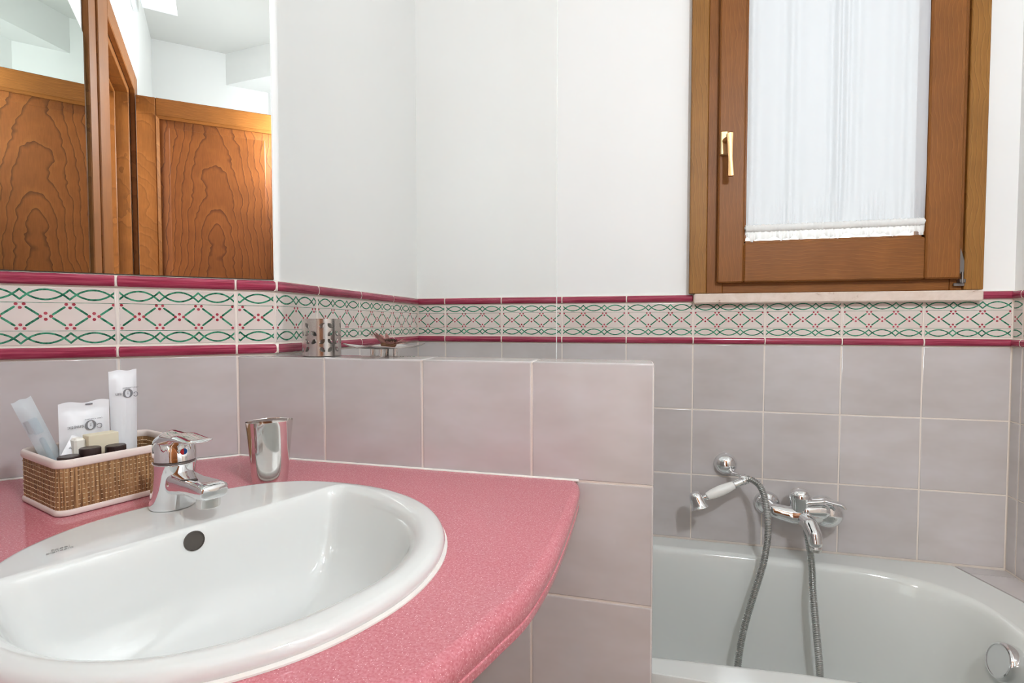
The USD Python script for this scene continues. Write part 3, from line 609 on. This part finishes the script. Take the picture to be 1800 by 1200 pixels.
# overflow hole in the sloping back wall
Mb = np.linalg.inv(frame((*BC, 0), aX)); d = FW + R_ * (341 - 900) / F - UP * (950 - 600) / F
ro_, rd = (Mb @ np.r_[EYE, 1])[:3], Mb[:3, :3] @ d
V = bm.vertices[bm.faces]; e1, e2 = V[:, 1] - V[:, 0], V[:, 2] - V[:, 0]; h_ = np.cross(rd, e2); a_ = np.einsum('ij,ij->i', e1, h_)
with np.errstate(all='ignore'):
    f_ = 1 / a_; s_ = ro_ - V[:, 0]; uu = f_ * np.einsum('ij,ij->i', s_, h_); q_ = np.cross(s_, e1); vv = f_ * (q_ @ rd); tt = f_ * np.einsum('ij,ij->i', e2, q_)
ok = (uu >= 0) & (vv >= 0) & (uu + vv <= 1) & (tt > 0); i_ = np.where(ok)[0][np.argmin(tt[ok])]; hit = ro_ + rd * tt[i_]
nn = np.cross(e1[i_], e2[i_]); nn /= np.linalg.norm(nn); nn = -nn if nn @ rd > 0 else nn
z_ = nn; x_ = np.array([1., 0, 0]) - z_ * z_[0]; x_ /= np.linalg.norm(x_); MO = np.eye(4); MO[:3, 0], MO[:3, 1], MO[:3, 2], MO[:3, 3] = x_, np.cross(z_, x_), z_, hit
ovf = obj('overflow_hole', tf(lathe([(.0118, .0004), (.0118, .0016), (.0106, .0018), (.0104, .0008), (.006, .0006), (.0, .0006)], 32), MO), 'dark_hole', bowl_o); tag(ovf, 'dark round overflow hole')
def letters(text, h, depth=.0004, bold=False, slant=0.):
    m = meshkit.text_mesh(text, h, depth, bold); m.vertices[:, 0] += m.vertices[:, 1] * slant; return m
lg = cat_([letters('Ideal', .0052, .0003, False, .3).apply_transform(T_(.006, .0065, 0)), letters('Standard', .0042, .0003, False, .3)])
lg.apply_transform(T_(-.146, .104, ZD + .0001) @ Rz(.1)); obj('maker_mark', lg, 'logo_ink', bowl_o, smooth=False)

# ------------------------------------------------------------------ basin tap (own frame: x towards the bowl)
tp = thing('basin_tap', 'chrome single lever basin tap with a red and blue dot', 'tap', (-.6315, .565, ZD + .0002), math.radians(-19.5))
def ell(cx, rx, ry, z, n=48, tilt=0., cy=0): return [(cx + rx * math.cos(a), cy + ry * math.sin(a), z + tilt * rx * math.cos(a)) for a in np.linspace(0, 2 * math.pi, n, endpoint=False)]
obj('body', loft([ell(0, .027, .0265, 0), ell(0, .0278, .0273, .002), ell(.001, .0275, .0268, .010), ell(.004, .0270, .0256, .03), ell(.007, .0275, .0252, .05), ell(.009, .0290, .0262, .063, tilt=-.03), ell(.009, .0275, .0250, .0645, tilt=-.03)]), 'chrome', tp, smooth=50)
obj('joint_ring', loft([ell(.009, .0272, .0246, .0645, tilt=-.03), ell(.009, .0272, .0246, .0668, tilt=-.03)]), 'dark_metal', tp)
def slab(x, hw, z0, z1, n=24, pw=3.2):
    return [(x, hw * math.copysign(abs(math.cos(a)) ** (2 / pw), math.cos(a)), (z0 + z1) / 2 + (z1 - z0) / 2 * math.copysign(abs(math.sin(a)) ** (2 / pw), math.sin(a))) for a in np.linspace(0, 2 * math.pi, n, endpoint=False)]
obj('spout', loft([slab(0, .017, .018, .056), slab(.02, .0185, .020, .0555), slab(.035, .0175, .023, .0525), slab(.06, .0165, .0275, .0505), slab(.085, .0172, .029, .0512), slab(.105, .0180, .029, .0518), slab(.116, .0174, .0305, .0512), slab(.1195, .0145, .034, .048)]), 'chrome', tp, smooth=45)
obj('aerator', lathe([(.0125, .0185), (.0135, .0195), (.0138, .031), (.012, .032)], 32).apply_transform(T_(.101, 0, 0)), 'steel', tp)
base_ = m3.Manifold.cylinder(.02, .0284, .0272, 48).scale((1., .91, 1.)).translate((.009, 0, .0672))
cap_ = m3.Manifold.batch_hull([base_, eb(.004, 0, .084, .0225, .0225, .016), eb(.006, 0, .090, .018, .020, .0145)])
lev_ = m3.Manifold.batch_hull([eb(-.004, 0, .088, .014, .0215, .014), eb(.012, 0, .0975, .014, .0205, .0105), eb(.045, 0, .1005, .012, .0200, .0068)]) + m3.Manifold.batch_hull([eb(.045, 0, .1005, .012, .0200, .0068), eb(.078, 0, .1005, .012, .0172, .0030)])
cap_o = obj('lever_cap', man2tri(cap_), 'chrome', tp, smooth=40)
lv = man2tri(lev_.refine_to_length(.003)); trimesh.smoothing.filter_taubin(lv, iterations=6); obj('lever', lv, 'chrome', tp, smooth=True)
for sg, nm in ((1, 'red'), (-1, 'blue')):
    pts = [(0, .0042 * math.cos(a) * sg * -1, .0042 * math.sin(a)) for a in np.linspace(-math.pi / 2, math.pi / 2, 12)]
    h = loft([[(x, y, z) for x, y, z in pts], [(.0007, y, z) for x, y, z in pts]]); h.apply_transform(T_(.0365, 0, .0805) @ Ry(.0))
    tag(obj('marker_dot', h, nm + '_enamel', cap_o), nm + ' half of the marker dot')

# ------------------------------------------------------------------ cane basket with toiletries (own frame: x along the long front side, y to the back)
BO, aB_ = V2(-.766, .513), math.radians(73)
BL, BW, BH = .168, .146, .076
def rrect(L, W, r, step=None):
    q = Polygon([(0, 0), (L, 0), (L, W), (0, W)]).buffer(-r).buffer(r, 12); P = np.array(q.exterior.coords)
    return resample(P, step)[:-1] if step else P[:-1]
bsk = thing('basket', 'rectangular brown cane basket with white cloth edging on the countertop', 'basket', (BO[0], BO[1], ZC + .0004), aB_)
o1 = rrect(BL, BW, .016, .00085); ctr = o1.mean(0)
nn1 = np.roll(o1, -1, 0) - np.roll(o1, 1, 0); nn1 /= np.linalg.norm(nn1, axis=1)[:, None]; nn1 = np.stack([nn1[:, 1], -nn1[:, 0]], 1)
if (o1[0] - ctr) @ nn1[0] < 0: nn1 = -nn1
rib = .00045 * np.abs(np.sin(np.arange(len(o1)) * math.pi / 3.0)) + nrng.uniform(0, .0003, len(o1))
def bring(off, z, rb=0): return [(*(p + q * (off + rb * r)), z) for p, q, r in zip(o1, nn1, rib)]
obj('cane_wall', loft([bring(-.003, .003, -.6), bring(-.003, BH, -.6), bring(-.0005, BH, 1), bring(-.0005, .001, 1)], cap=False), 'cane', bsk, smooth=30)
bt = extrude(Polygon(o1).buffer(-.001), .003); bt.apply_translation([0, 0, .0005]); obj('base', bt, 'cane', bsk, smooth=False)
ring = lambda off, z: np.array([(*(p + q * off), z) for p, q in zip(o1[::4], nn1[::4])])
def band(zc, hz, wy, off):
    P = ring(off, zc); Q = np.roll(nn1[::4], 0, 0); rings = []
    for p, q in zip(np.vstack([P, P[:1]]), np.vstack([Q, Q[:1]])):
        rings.append([(p[0] + q[0] * wy * math.cos(a), p[1] + q[1] * wy * math.cos(a), zc + hz * math.copysign(abs(math.sin(a)) ** .7, math.sin(a))) for a in np.linspace(0, 2 * math.pi, 12, endpoint=False)])
    return loft(rings, cap=False)
tag(obj('cloth_edging', band(BH - .004, .0062, .0035, -.001), 'white_cloth', bsk, smooth=60), 'white cloth edging around the rim')
tag(obj('cloth_edging', band(.0045, .0044, .0028, -.0005), 'white_cloth', bsk, smooth=60), 'white cloth edging around the foot')
st = []
per = resample(np.vstack([o1, o1[:1]]), .0026)
for z in np.arange(.0135, BH - .009, .0068):
    for k in range(0, len(per) - 2, 2):
        p, q = per[k], per[k + 1]; d = (q - p) / np.linalg.norm(q - p); n2 = np.array([d[1], -d[0]])
        if (p - ctr) @ n2 < 0: n2 = -n2
        zz = z + rng.uniform(-.0004, .0004); w = .00045
        for sd in (.0003, -.0062):
            b0, b1 = p + n2 * sd, q + n2 * sd
            st.append(([(*(b0 - n2 * .0006), zz - w), (*(b1 - n2 * .0006), zz - w), (*(b1 + n2 * .0009), zz), (*(b0 + n2 * .0009), zz), (*(b0 - n2 * .0006), zz + w), (*(b1 - n2 * .0006), zz + w)]))
            if sd < 0: st[-1] = [(x - 2 * ((x - b0[0]) * n2[0] + (y - b0[1]) * n2[1]) * n2[0], y - 2 * ((x - b0[0]) * n2[0] + (y - b0[1]) * n2[1]) * n2[1], z3) for x, y, z3 in st[-1]]
v = np.array(st).reshape(-1, 3); b = np.arange(len(st))[:, None] * 6
f = np.concatenate([b + np.array(t) for t in ((0, 1, 2), (0, 2, 3), (3, 2, 5), (3, 5, 4))])
tag(obj('stitching', trimesh.Trimesh(v, f, process=False), 'thread', bsk, smooth=False), kind='stuff')
def in_basket(x, y, z): p = BO + dirv(aB_) * x + dirv(aB_ + math.pi / 2) * y; return (p[0], p[1], ZC + z)
UPR = np.array([[1, 0, 0, 0], [0, 0, -1, 0], [0, 1, 0, 0], [0, 0, 0, 1.]])   # lettering plane to upright, facing -y
def pillow(w, h, d, nx=28, nz=40, wr=.0, seal=.0, seed=0, taper=0.):
    """soft packet standing in the xz plane: base centre at the origin"""
    us, vs = np.linspace(-1, 1, nx), np.linspace(0, 1, nz); fr = []
    for sgn in (-1, 1):
        rows = []
        for vv in vs:
            edge = min(1, max(0, (1 - vv) - seal) / .16) * min(1, vv / .12 + .25)
            prof = (1 - np.abs(us) ** 2.4) * (max(edge, 0) ** .55)
            x = us * w / 2 * (1 - taper * (1 - vv))
            z = np.full(nx, vv * h)
            nse = meshkit.fbm(np.stack([us * 2.1 + seed, np.full(nx, vv * 3 + seed), np.full(nx, seed + sgn)], 1), 3, seed) - .5
            rows.append(np.stack([x, sgn * (d / 2 * prof + .0002) + wr * nse * (.25 + prof) * 1., z + wr * .4 * np.sin(us * 5 + seed) * vv], 1))
        fr.append(grid(rows if sgn < 0 else [r[::-1] for r in rows]))
    return cat_(fr)
def oval_ring(w, h, tx, ty):
    a = [(w / 2 * math.cos(t), h / 2 * math.sin(t)) for t in np.linspace(0, 2 * math.pi, 40, endpoint=False)]
    b = [((w / 2 - tx) * math.cos(t), (h / 2 - ty) * math.sin(t)) for t in np.linspace(0, 2 * math.pi, 40, endpoint=False)]
    return extrude(Polygon(a, [b]), .0003)
def logo(sz, tail):
    ms = [oval_ring(sz * 1.15, sz * 1.2, sz * .26, sz * .09).apply_transform(T_(0, 0, 0)), letters('C', sz * .62, .0003).apply_transform(T_(-sz * 1.22, -sz * .1, 0)),
          letters('line', sz * .17, .0003).apply_transform(Rz(math.pi / 2) @ T_(-sz * .24, -sz * .06, 0))]
    if tail: ms.append(letters(tail, sz * .38, .0003).apply_transform(T_(sz * .68, -sz * .12, 0)))
    ms.append(letters('other cosmetics', sz * .17, .0003).apply_transform(T_(-sz * 1.2, -sz * .80, 0)))
    return cat_(ms)
INV = UPR @ Rz(math.pi)
# tall sachet
tb = thing('toiletry_tube', 'tall white sachet standing upright at the back of the basket', 'sachet', in_basket(.1195, .106, .005), aB_)
film_o = obj('film', pillow(.040, .184, .016, wr=.0025, seal=.03, seed=3, taper=.12), 'film_wrap', tb, smooth=True)
lgm = logo(.0125, 'sm'); lgm.apply_transform(T_(.003, -.0092, .146) @ INV); tag(obj('printed_logo', lgm, 'grey_ink', film_o, smooth=False), 'grey upside-down lettering')
# square pouch
pc = thing('toiletry_pouch', 'square white soft pouch with grey upside-down lettering in the basket', 'pouch', in_basket(.063, .094, .005), aB_)
film_o = obj('film', pillow(.064, .140, .015, wr=.004, seal=.10, seed=11), 'film_wrap', pc, smooth=True)
lgm = logo(.0125, 'smetic'); lgm.apply_transform(T_(.004, -.0098, .104) @ INV); tag(obj('printed_logo', lgm, 'grey_ink', film_o, smooth=False), 'grey upside-down lettering')
obj('printed_tab', bx(.001, .010, -.0014, -.0008, .1345, .1368), 'grey_ink', film_o, smooth=False)
# toothbrush in clear film leaning out over the left end
lean = -math.atan2(.030, .085)
tbp = np.array(in_basket(.0445, .104, .0045)); tk = thing('toothbrush_packet', 'clear film packet with a pale toothbrush leaning out of the basket', 'toothbrush packet', tbp, aB_)
ML = T_(0, 0, .0045) @ Ry(lean)
obj('film', tf(pillow(.0235, .156, .013, wr=.0022, seal=.05, seed=21), ML), 'frosted_film', tk, smooth=True)
obj('brush_handle', tf(hull([((0, 0, .01), .003), ((0, 0, .09), .0035)], 12), ML), 'blue_plastic', tk)
obj('brush_head', tf(rbx(-.005, .006, -.0035, .003, .1, .125, .0015), ML), 'blue_plastic', tk)
tag(obj('bristles', tf(rbx(-.010, -.004, -.003, .0028, .104, .124, .001), ML), 'grey_ink', tk), 'grey bristles showing through the film')
# small sachet, soap, box, three bottles
sc = thing('small_sachet', 'small white sachet tilted at the left front of the basket', 'sachet', in_basket(.021, .058, .042), aB_)
MS = Rx(-.2) @ Ry(.5)
film_o = obj('film', tf(pillow(.026, .060, .004, wr=.0015, seal=.05, seed=5).apply_transform(T_(0, 0, 0)), MS), 'film_wrap', sc, smooth=True)
obj('printed_mark', tf(cat_([extrude(Point(.006, .043).buffer(.0014), .0003), letters('sugar', .003, .0003).apply_transform(T_(-.009, .041, 0))]).apply_transform(T_(0, -.0028, 0) @ UPR), MS), 'grey_ink', film_o, smooth=False)
cb = thing('cream_box', 'small cream cardboard box behind the brown bottle caps', 'box', in_basket(.0505, .045, .068), aB_)
obj('card', rbx(0, .038, 0, .022, -.055, .031, .0008), 'cream_card', cb); 
wsb = thing('soap_bar', 'white wrapped soap bar beside the cream box in the basket', 'soap', in_basket(.036, .052, .062), aB_)
obj('wrapped_bar', rbx(0, .0138, 0, .024, -.05, .034, .003), 'soap_white', wsb)
def bottle(x, y, top, lab):
    b = thing('cosmetic_bottle', lab, 'bottle', in_basket(x, y, .004), aB_, group='brown-capped bottles in the basket')
    h = top - .004
    obj('body', lathe([(.0118, 0), (.0128, .002), (.0128, h - .02), (.0115, h - .016), (.0115, h - .0145)], 28), 'bottle_plastic', b)
    obj('cap', lathe([(.0126, h - .0142), (.0128, h - .013), (.0128, h - .0012), (.0118, h), (0, h)], 32), 'brown_cap', b)
bottle(.0435, .0205, .0868, 'brown capped bottle in the middle of the three in the basket')
bottle(.0745, .0200, .0842, 'brown capped bottle nearest the tap in the basket')
bottle(.0185, .0195, .0800, 'lowest brown capped bottle, at the left corner of the basket')

# ------------------------------------------------------------------ steel tumbler
tm = thing('tumbler', 'polished oval steel tumbler on the pink countertop', 'tumbler', (-.6010, .7215, ZC + .0004), aA)
tw, td = .0365, .0245
def oval(k, z, n=56): return [(k * tw * math.cos(a), k * td * math.sin(a), z) for a in np.linspace(0, 2 * math.pi, n, endpoint=False)]
hgt = .1035
obj('cup', loft([oval(.70, 0), oval(.735, .0012), oval(.75, .004)] + [oval(.75 + .25 * t ** 1.05, .004 + t * (hgt - .004)) for t in np.linspace(.1, 1, 12)] + [oval(.992, hgt + .0006), oval(.978, hgt)] + [oval(.72 + .25 * t, .006 + t * (hgt - .01)) for t in np.linspace(.96, 0, 8)]), 'steel', tm, smooth=50)

# ------------------------------------------------------------------ perforated steel cup on the half wall
pcu = thing('perforated_cup', 'steel cup pierced with leaf-shaped holes on the half wall', 'toothbrush cup', (-.6265, .9055, ZP + .0005), 0)
CR, CHT = .0372, .0745
ncol = 15; stp = 2 * math.pi / ncol
view = math.atan2(0 - .9055, 0 + .6265)
holes = []
masks = {0: (1, 0, 1, 0, 1, 0, 1, 1), 1: (1, 1, 1, 1, 1, 1, 1, 0), 2: (1, 1, 1, 0, 1, 1, 0, 1), 3: (1, 1, 0, 1, 1, 0, 1, 1)}
for r in range(4):
    for c in range(ncol):
        if not masks[r][(c + 7) % 8]: continue
        a = c * stp + .02; hw, hh = .0052, .0049
        sg, rr_ = (1 if (r + c) % 2 else -1), .0072; q = sbox(-hw, -hh, hw, hh)
        for e in (1, -1):
            cx_, cy_ = e * sg * (hw - rr_), e * (hh - rr_)
            q = q.difference(Polygon([(cx_, cy_), (e * sg * hw, cy_), (e * sg * hw, e * hh), (cx_, e * hh)]).difference(Point(cx_, cy_).buffer(rr_, 16)))
        q = q.buffer(-.0006).buffer(.0006)
        holes.append(affinity.translate(q, a * CR, CHT - .0135 - r * .0156))
sheet = sbox(0, .0006, 2 * math.pi * CR, CHT).difference(unary_union([h for h in holes] + [affinity.translate(h, 2 * math.pi * CR, 0) for h in holes if h.bounds[0] < 0]))
def wrap(poly, r0, r1, n=90):
    ms = []; W = 2 * math.pi * CR
    for k in range(n):
        g = poly.intersection(sbox(W * k / n, -1, W * (k + 1) / n, 1))
        for q in getattr(g, 'geoms', [g]):
            if q.area < 1e-9: continue
            vv, ff = trimesh.creation.triangulate_polygon(q, engine='earcut'); a = vv[:, 0] / CR + view
            for r, fl_ in ((r1, False), (r0, True)):
                ms.append(trimesh.Trimesh(np.stack([r * np.cos(a), r * np.sin(a), vv[:, 1]], 1), ff[:, ::-1] if fl_ else ff, process=False))
    for ln in [poly.exterior] + list(poly.interiors):
        P = resample(np.array(ln.coords), .0012); a = P[:, 0] / CR + view
        A = np.stack([r0 * np.cos(a), r0 * np.sin(a), P[:, 1]], 1); B = np.stack([r1 * np.cos(a), r1 * np.sin(a), P[:, 1]], 1)
        ms.append(grid([A, B]))
    return cat_(ms)
wm = wrap(sheet, CR - .0008, CR)
obj('pierced_wall', wm, 'brushed_steel', pcu, smooth=30)
obj('foot', lathe([(CR - .0075, 0), (CR - .006, .0001), (CR - .0002, .0035), (CR - .0006, .006), (CR - .0012, .0061), (CR - .002, .003), (.0, .0025)], 60), 'brushed_steel', pcu, smooth=40)

# ------------------------------------------------------------------ dish on feet with a dried flower
dsh = thing('trinket_dish', 'square steel dish with upturned corners on small feet, on the half wall', 'dish', (-.489, .908, ZP + .0005), math.radians(14 + 45))
n_ = 25; gx = np.linspace(-1, 1, n_); rows_t, rows_b = [], []; hs_ = .057
for v_ in gx:
    z = .0165 + .0095 * np.clip(np.maximum(np.abs(gx), abs(v_)) - .0, 0, 1) ** 3 * (.25 + .75 * (np.abs(gx) * abs(v_)) ** 1.2)
    rows_t.append(np.stack([gx * hs_, np.full(n_, v_ * hs_), z + .0006], 1)); rows_b.append(np.stack([gx * hs_, np.full(n_, v_ * hs_), z - .0006], 1)[::-1])
bd = lambda R: np.vstack([R[0], [r[-1] for r in R[1:]], R[-1][::-1][1:], [r[0] for r in R[::-1][1:]]])
eg = grid([bd(rows_t), bd([r[::-1] for r in rows_b])])
obj('plate', cat_([grid(rows_t), grid(rows_b), eg]), 'brushed_steel', dsh, smooth=40)
for a in range(4):
    obj('foot', lathe([(.0042, 0), (.0046, .001), (.0046, .0155)], 20).apply_transform(T_(.022 * math.cos(a * math.pi / 2 + math.pi / 4), .022 * math.sin(a * math.pi / 2 + math.pi / 4), 0)), 'steel', dsh)
fw = thing('dried_flower', 'dried brownish pink flower head lying in the steel dish', 'flower', (-.4775, .905, ZP + .0178), math.radians(-20))
obj('calyx', lathe([(.005, 0), (.012, .001), (.0155, .006), (.015, .011), (.011, .0135), (0, .0135)], 20), 'flower_base', fw)
hd2 = []
for k in range(46):
    r, a = .0135 * math.sqrt((k + .5) / 46), k * 2.4; hd2.append(hull([((r * math.cos(a), r * math.sin(a), .012), .0013), ((r * 1.25 * math.cos(a), r * 1.25 * math.sin(a), .0185 - r * .25 + rng.uniform(-.001, .002)), .0007)], 8))
tag(obj('seed_head', cat_(hd2), 'seed_head', fw), kind='stuff')
def petal(L, w, up, curl):
    rows = []
    for t in np.linspace(0, 1, 9):
        ww = w * (math.sin(math.pi * min(1, t * .86 + .1)) ** .8); x = L * t * math.cos(up * (1 - .3 * t)); z = L * t * math.sin(up) + curl * t * t
        rows.append([(x, ww * q, z + .25 * ww * (1 - (abs(q)) ** 2)) for q in (-1, -.4, .4, 1)] + [(x, ww * q, z - .0007 + .2 * ww * (1 - abs(q) ** 2)) for q in (.4, -.4)])
    return loft([np.array(r)[[0, 1, 2, 3, 4, 5]] for r in rows])
for k in range(30):
    a = k * 2 * math.pi / 15 + rng.uniform(-.12, .12); inner = k >= 15
    side = math.cos(a - math.radians(200 + 20))
    L = (.033 if side > .1 else .030) * rng.uniform(.85, 1.15) * (.8 if inner else 1)
    up = (.75 if side > 0 else .22) + rng.uniform(-.1, .15) + (.25 if inner else 0)
    obj('petal', tf(petal(L, rng.uniform(.0032, .0046), up, -.002), Rz(a) @ T_(.0105, 0, .007)), 'petal', fw, smooth=50)

# ------------------------------------------------------------------ doorway and open door (frame of the side wall)
dr = thing('door_1', 'wooden door frame and panelled door standing open, seen in the mirror', 'door', (R1[0], R1[1], 0), aS, kind='structure')
for x0, x1, y in ((DX0 - .085, DX0 + .004, -.018), (DX1 - .004, DX1 + .175, -.018), (DX1 + .177, DX1 + .288, -.012)): obj('casing', rbx(x0, x1, y, .0044, 0, DZ + .082, .003), 'door_wood_upright', dr)
obj('casing_head', rbx(DX0 + .0045, DX1 - .0045, -.018, .0044, DZ - .004, DZ + .082, .003), 'door_wood_level', dr)
for x0, x1 in ((DX0, DX0 + .03), (DX1 - .03, DX1)):
    obj('jamb', rbx(x0, x1, .005, .17, 0, DZ - .001, .002), 'door_wood_upright', dr)
obj('stop', rbx(DX0 + .0305, DX0 + .042, .055, .12, 0, DZ - .032, .003), 'door_wood_upright', dr); obj('stop', rbx(DX1 - .042, DX1 - .0305, .055, .12, 0, DZ - .032, .003), 'door_wood_upright', dr)
obj('head_jamb', rbx(DX0 + .031, DX1 - .031, .005, .17, DZ - .031, DZ - .001, .002), 'door_wood_level', dr)
obj('head_stop', rbx(DX0 + .043, DX1 - .043, .055, .12, DZ - .044, DZ - .0315, .003), 'door_wood_level', dr)
hinge = R1 + dirv(aS) * (DX0 + .006) + dirv(aS - math.pi / 2) * .024
lf = thing('door_2', 'open wooden door leaf with raised grained panels, seen in the mirror', 'door leaf', (*hinge, 0), math.radians(46), kind='structure')
DWd, DT, TOPZ = .70, .02, 2.205
obj('stile', rbx(0, .078, -DT, DT, .012, TOPZ, .003), 'door_wood_upright', lf); obj('stile', rbx(DWd - .095, DWd, -DT, DT, .012, TOPZ, .003), 'door_wood_upright', lf)
for z0, z1 in ((TOPZ - .085, TOPZ), (.94, 1.06), (.012, .16)): obj('rail', rbx(.0785, DWd - .0955, -DT, DT, z0, z1, .003), 'door_wood_level', lf)
for z0, z1 in ((1.0605, TOPZ - .0855), (.1605, .9395)):
    x0, x1 = .079, DWd - .096
    for sg in (-1, 1):
        for a in range(4):
            w = .012; c = [((x0, z0), (x1, z0)), ((x1, z0), (x1, z1)), ((x1, z1), (x0, z1)), ((x0, z1), (x0, z0))][a]
            i = [((x0 + w, z0 + w), (x1 - w, z0 + w)), ((x1 - w, z0 + w), (x1 - w, z1 - w)), ((x1 - w, z1 - w), (x0 + w, z1 - w)), ((x0 + w, z1 - w), (x0 + w, z0 + w))][a]
            A = [(*c[0], DT - .001), (*c[0], DT + .003), (*i[0], DT - .004), (*i[0], DT - .012)]; B = [(*c[1], DT - .001), (*c[1], DT + .003), (*i[1], DT - .004), (*i[1], DT - .012)]
            obj('panel_moulding', loft([[(x, sg * y, z) for x, z, y in A], [(x, sg * y, z) for x, z, y in B]][::sg]), 'door_wood_upright' if a % 2 else 'door_wood_level', lf, smooth=False)
    rg = []
    for sg in (-1, 1):
        seq = [(0.0, .008), (.012, .009), (.016, .0095), (.052, .0165), (.054, .018), (.058, .0185)]
        rg += [[(x0 + i, sg * y, z0 + i), (x1 - i, sg * y, z0 + i), (x1 - i, sg * y, z1 - i), (x0 + i, sg * y, z1 - i)] for i, y in (seq[::-1] if sg < 0 else seq)]
    obj('raised_panel', loft(rg), 'door_panel_wood', lf, smooth=20)
for sg in (-1, 1):
    obj('lever_handle', cat_([tf(trimesh.creation.cylinder(.024, .008, sections=24), T_(DWd - .045, sg * (DT + .004), 1.02) @ Rx(math.pi / 2)), tube([(DWd - .045, sg * (DT + .006), 1.02), (DWd - .045, sg * (DT + .045), 1.02), (DWd - .06, sg * (DT + .052), 1.02), (DWd - .15, sg * (DT + .05), 1.018)], .008, 12)]), 'brass', lf)

# ------------------------------------------------------------------ hall beyond the doorway
nW = dirv(aS + math.pi / 2)
hall = thing('wall_hall', 'pale hall walls and floor beyond the doorway', 'hall', (R1[0], R1[1], 0), aS, kind='structure')
HX0, HX1, HY = -.9, LW + .3, 1.75
solid(hall, 'far_plaster', 'plaster', HX0 - .1, HX1 + .1, 0, 2.7, HY, .12, [(-.35, .75, .05, 2.15)])
for x0, x1 in ((HX0 - .12, HX0), (HX1, HX1 + .12)): obj('end_plaster', bx(x0, x1, .16, HY, 0, 2.7), 'plaster', hall, smooth=False)
obj('hall_floor', bx(HX0, HX1, .16, HY, -.1, 0), 'floor_tile', hall, smooth=False)
obj('hall_ceiling', bx(HX0, HX1, .16, HY, 2.7, 2.8), 'ceiling_paint', hall, smooth=False)
gl = thing('window_2', 'unseen glazed hall door with a wooden frame, bringing daylight into the hall', 'window', (R1[0], R1[1], 0), aS, kind='structure')  # out of view, placed to brighten the hall and its reflections in the tiles
for x0, x1, z0, z1 in ((-.35, -.28, .05, 2.15), (.68, .75, .05, 2.15), (-.28, .68, 2.07, 2.15), (-.28, .68, .05, .2), (.17, .23, .2, 2.07)):
    obj('frame', rbx(x0 + .0004, x1 - .0004, HY + .02, HY + .08, z0 + .0004, z1 - .0004, .003), 'door_wood_upright', gl)
for x0, x1 in ((-.28, .17), (.23, .68)): obj('pane', bx(x0, x1, HY + .05, HY + .055, .2, 2.07), 'window_glass', gl, smooth=False)

# ------------------------------------------------------------------ wall lamp (edge shows in the mirror), added fill lamp, unseen hall lamp
wl = thing('wall_lamp', 'white glass plate wall lamp, its edge seen at the top of the mirror', 'wall lamp', (R1[0], R1[1], 0), aS)
WLX = float((V2(.345, -.885) - R1) @ dirv(aS))
obj('plate', rbx(WLX - .07, WLX + .11, -.185, -.03, 2.75, 2.758, .002), 'lamp_glass', wl)
obj('bracket', cat_([rbx(WLX - .03, WLX + .07, -.02, .004, 2.70, 2.80, .003), rbx(WLX + .01, WLX + .03, -.12, -.02, 2.7595, 2.772, .002)]), 'chrome', wl)
lp = thing('ceiling_lamp', 'added fill lamp with two white glass discs, hanging out of view in the bathroom', 'fill lamp', (.62, -.1, 0), 0)  # added to brighten walls and half wall, hung clear of the mirror view
LZ = 1.98
UD = LZ + .2
obj('lower_disc', lathe([(0, LZ), (.061, LZ + .001), (.065, LZ + .004), (.061, LZ + .007), (0, LZ + .008)], 48), 'lamp_glass', lp)  # holds the added light back from what lies straight below
obj('upper_disc', lathe([(.004, UD - .008), (.100, UD - .008), (.105, UD - .005), (.100, UD - .001), (.004, UD)], 48), 'lamp_glass', lp)  # holds the added light back from the ceiling
obj('stem', cat_([tf(trimesh.creation.cylinder(.006, CEIL - UD - .0005, sections=16), T_(0, 0, (CEIL + UD) / 2)), lathe([(.05, CEIL - .03), (.055, CEIL - .0005)], 32)]), 'chrome', lp)
for q in (.5, 2.6, 4.7): obj('rod', tube([(.060 * math.cos(q), .060 * math.sin(q), LZ + .004), (.088 * math.cos(q), .088 * math.sin(q), LZ + .1), (.095 * math.cos(q), .095 * math.sin(q), UD - .006)], .002, 8), 'chrome', lp)
bulb_light('/World/ceiling_lamp/bulb', (0, 0, LZ + .1), .075, FILL_POWER, (.90, .965, 1.02))
hl = thing('hall_lamp', 'unseen round warm hall ceiling lamp, lighting the doorway and the half wall', 'fill lamp', tuple(R1 + dirv(aS) * 1.35 + nW * .95) + (0,), 0)  # out of view, placed to light the door frame, half wall and back wall
obj('shade', lathe([(.17, 2.50), (.16, 2.53), (.12, 2.6), (.06, 2.66), (.03, 2.6995)], 40), 'lamp_glass', hl)
rect_light('/World/hall_lamp/bulb', (0, 0, 2.49), (0, 0, 0), .3, .3, HALL_POWER, (1., .93, .86))
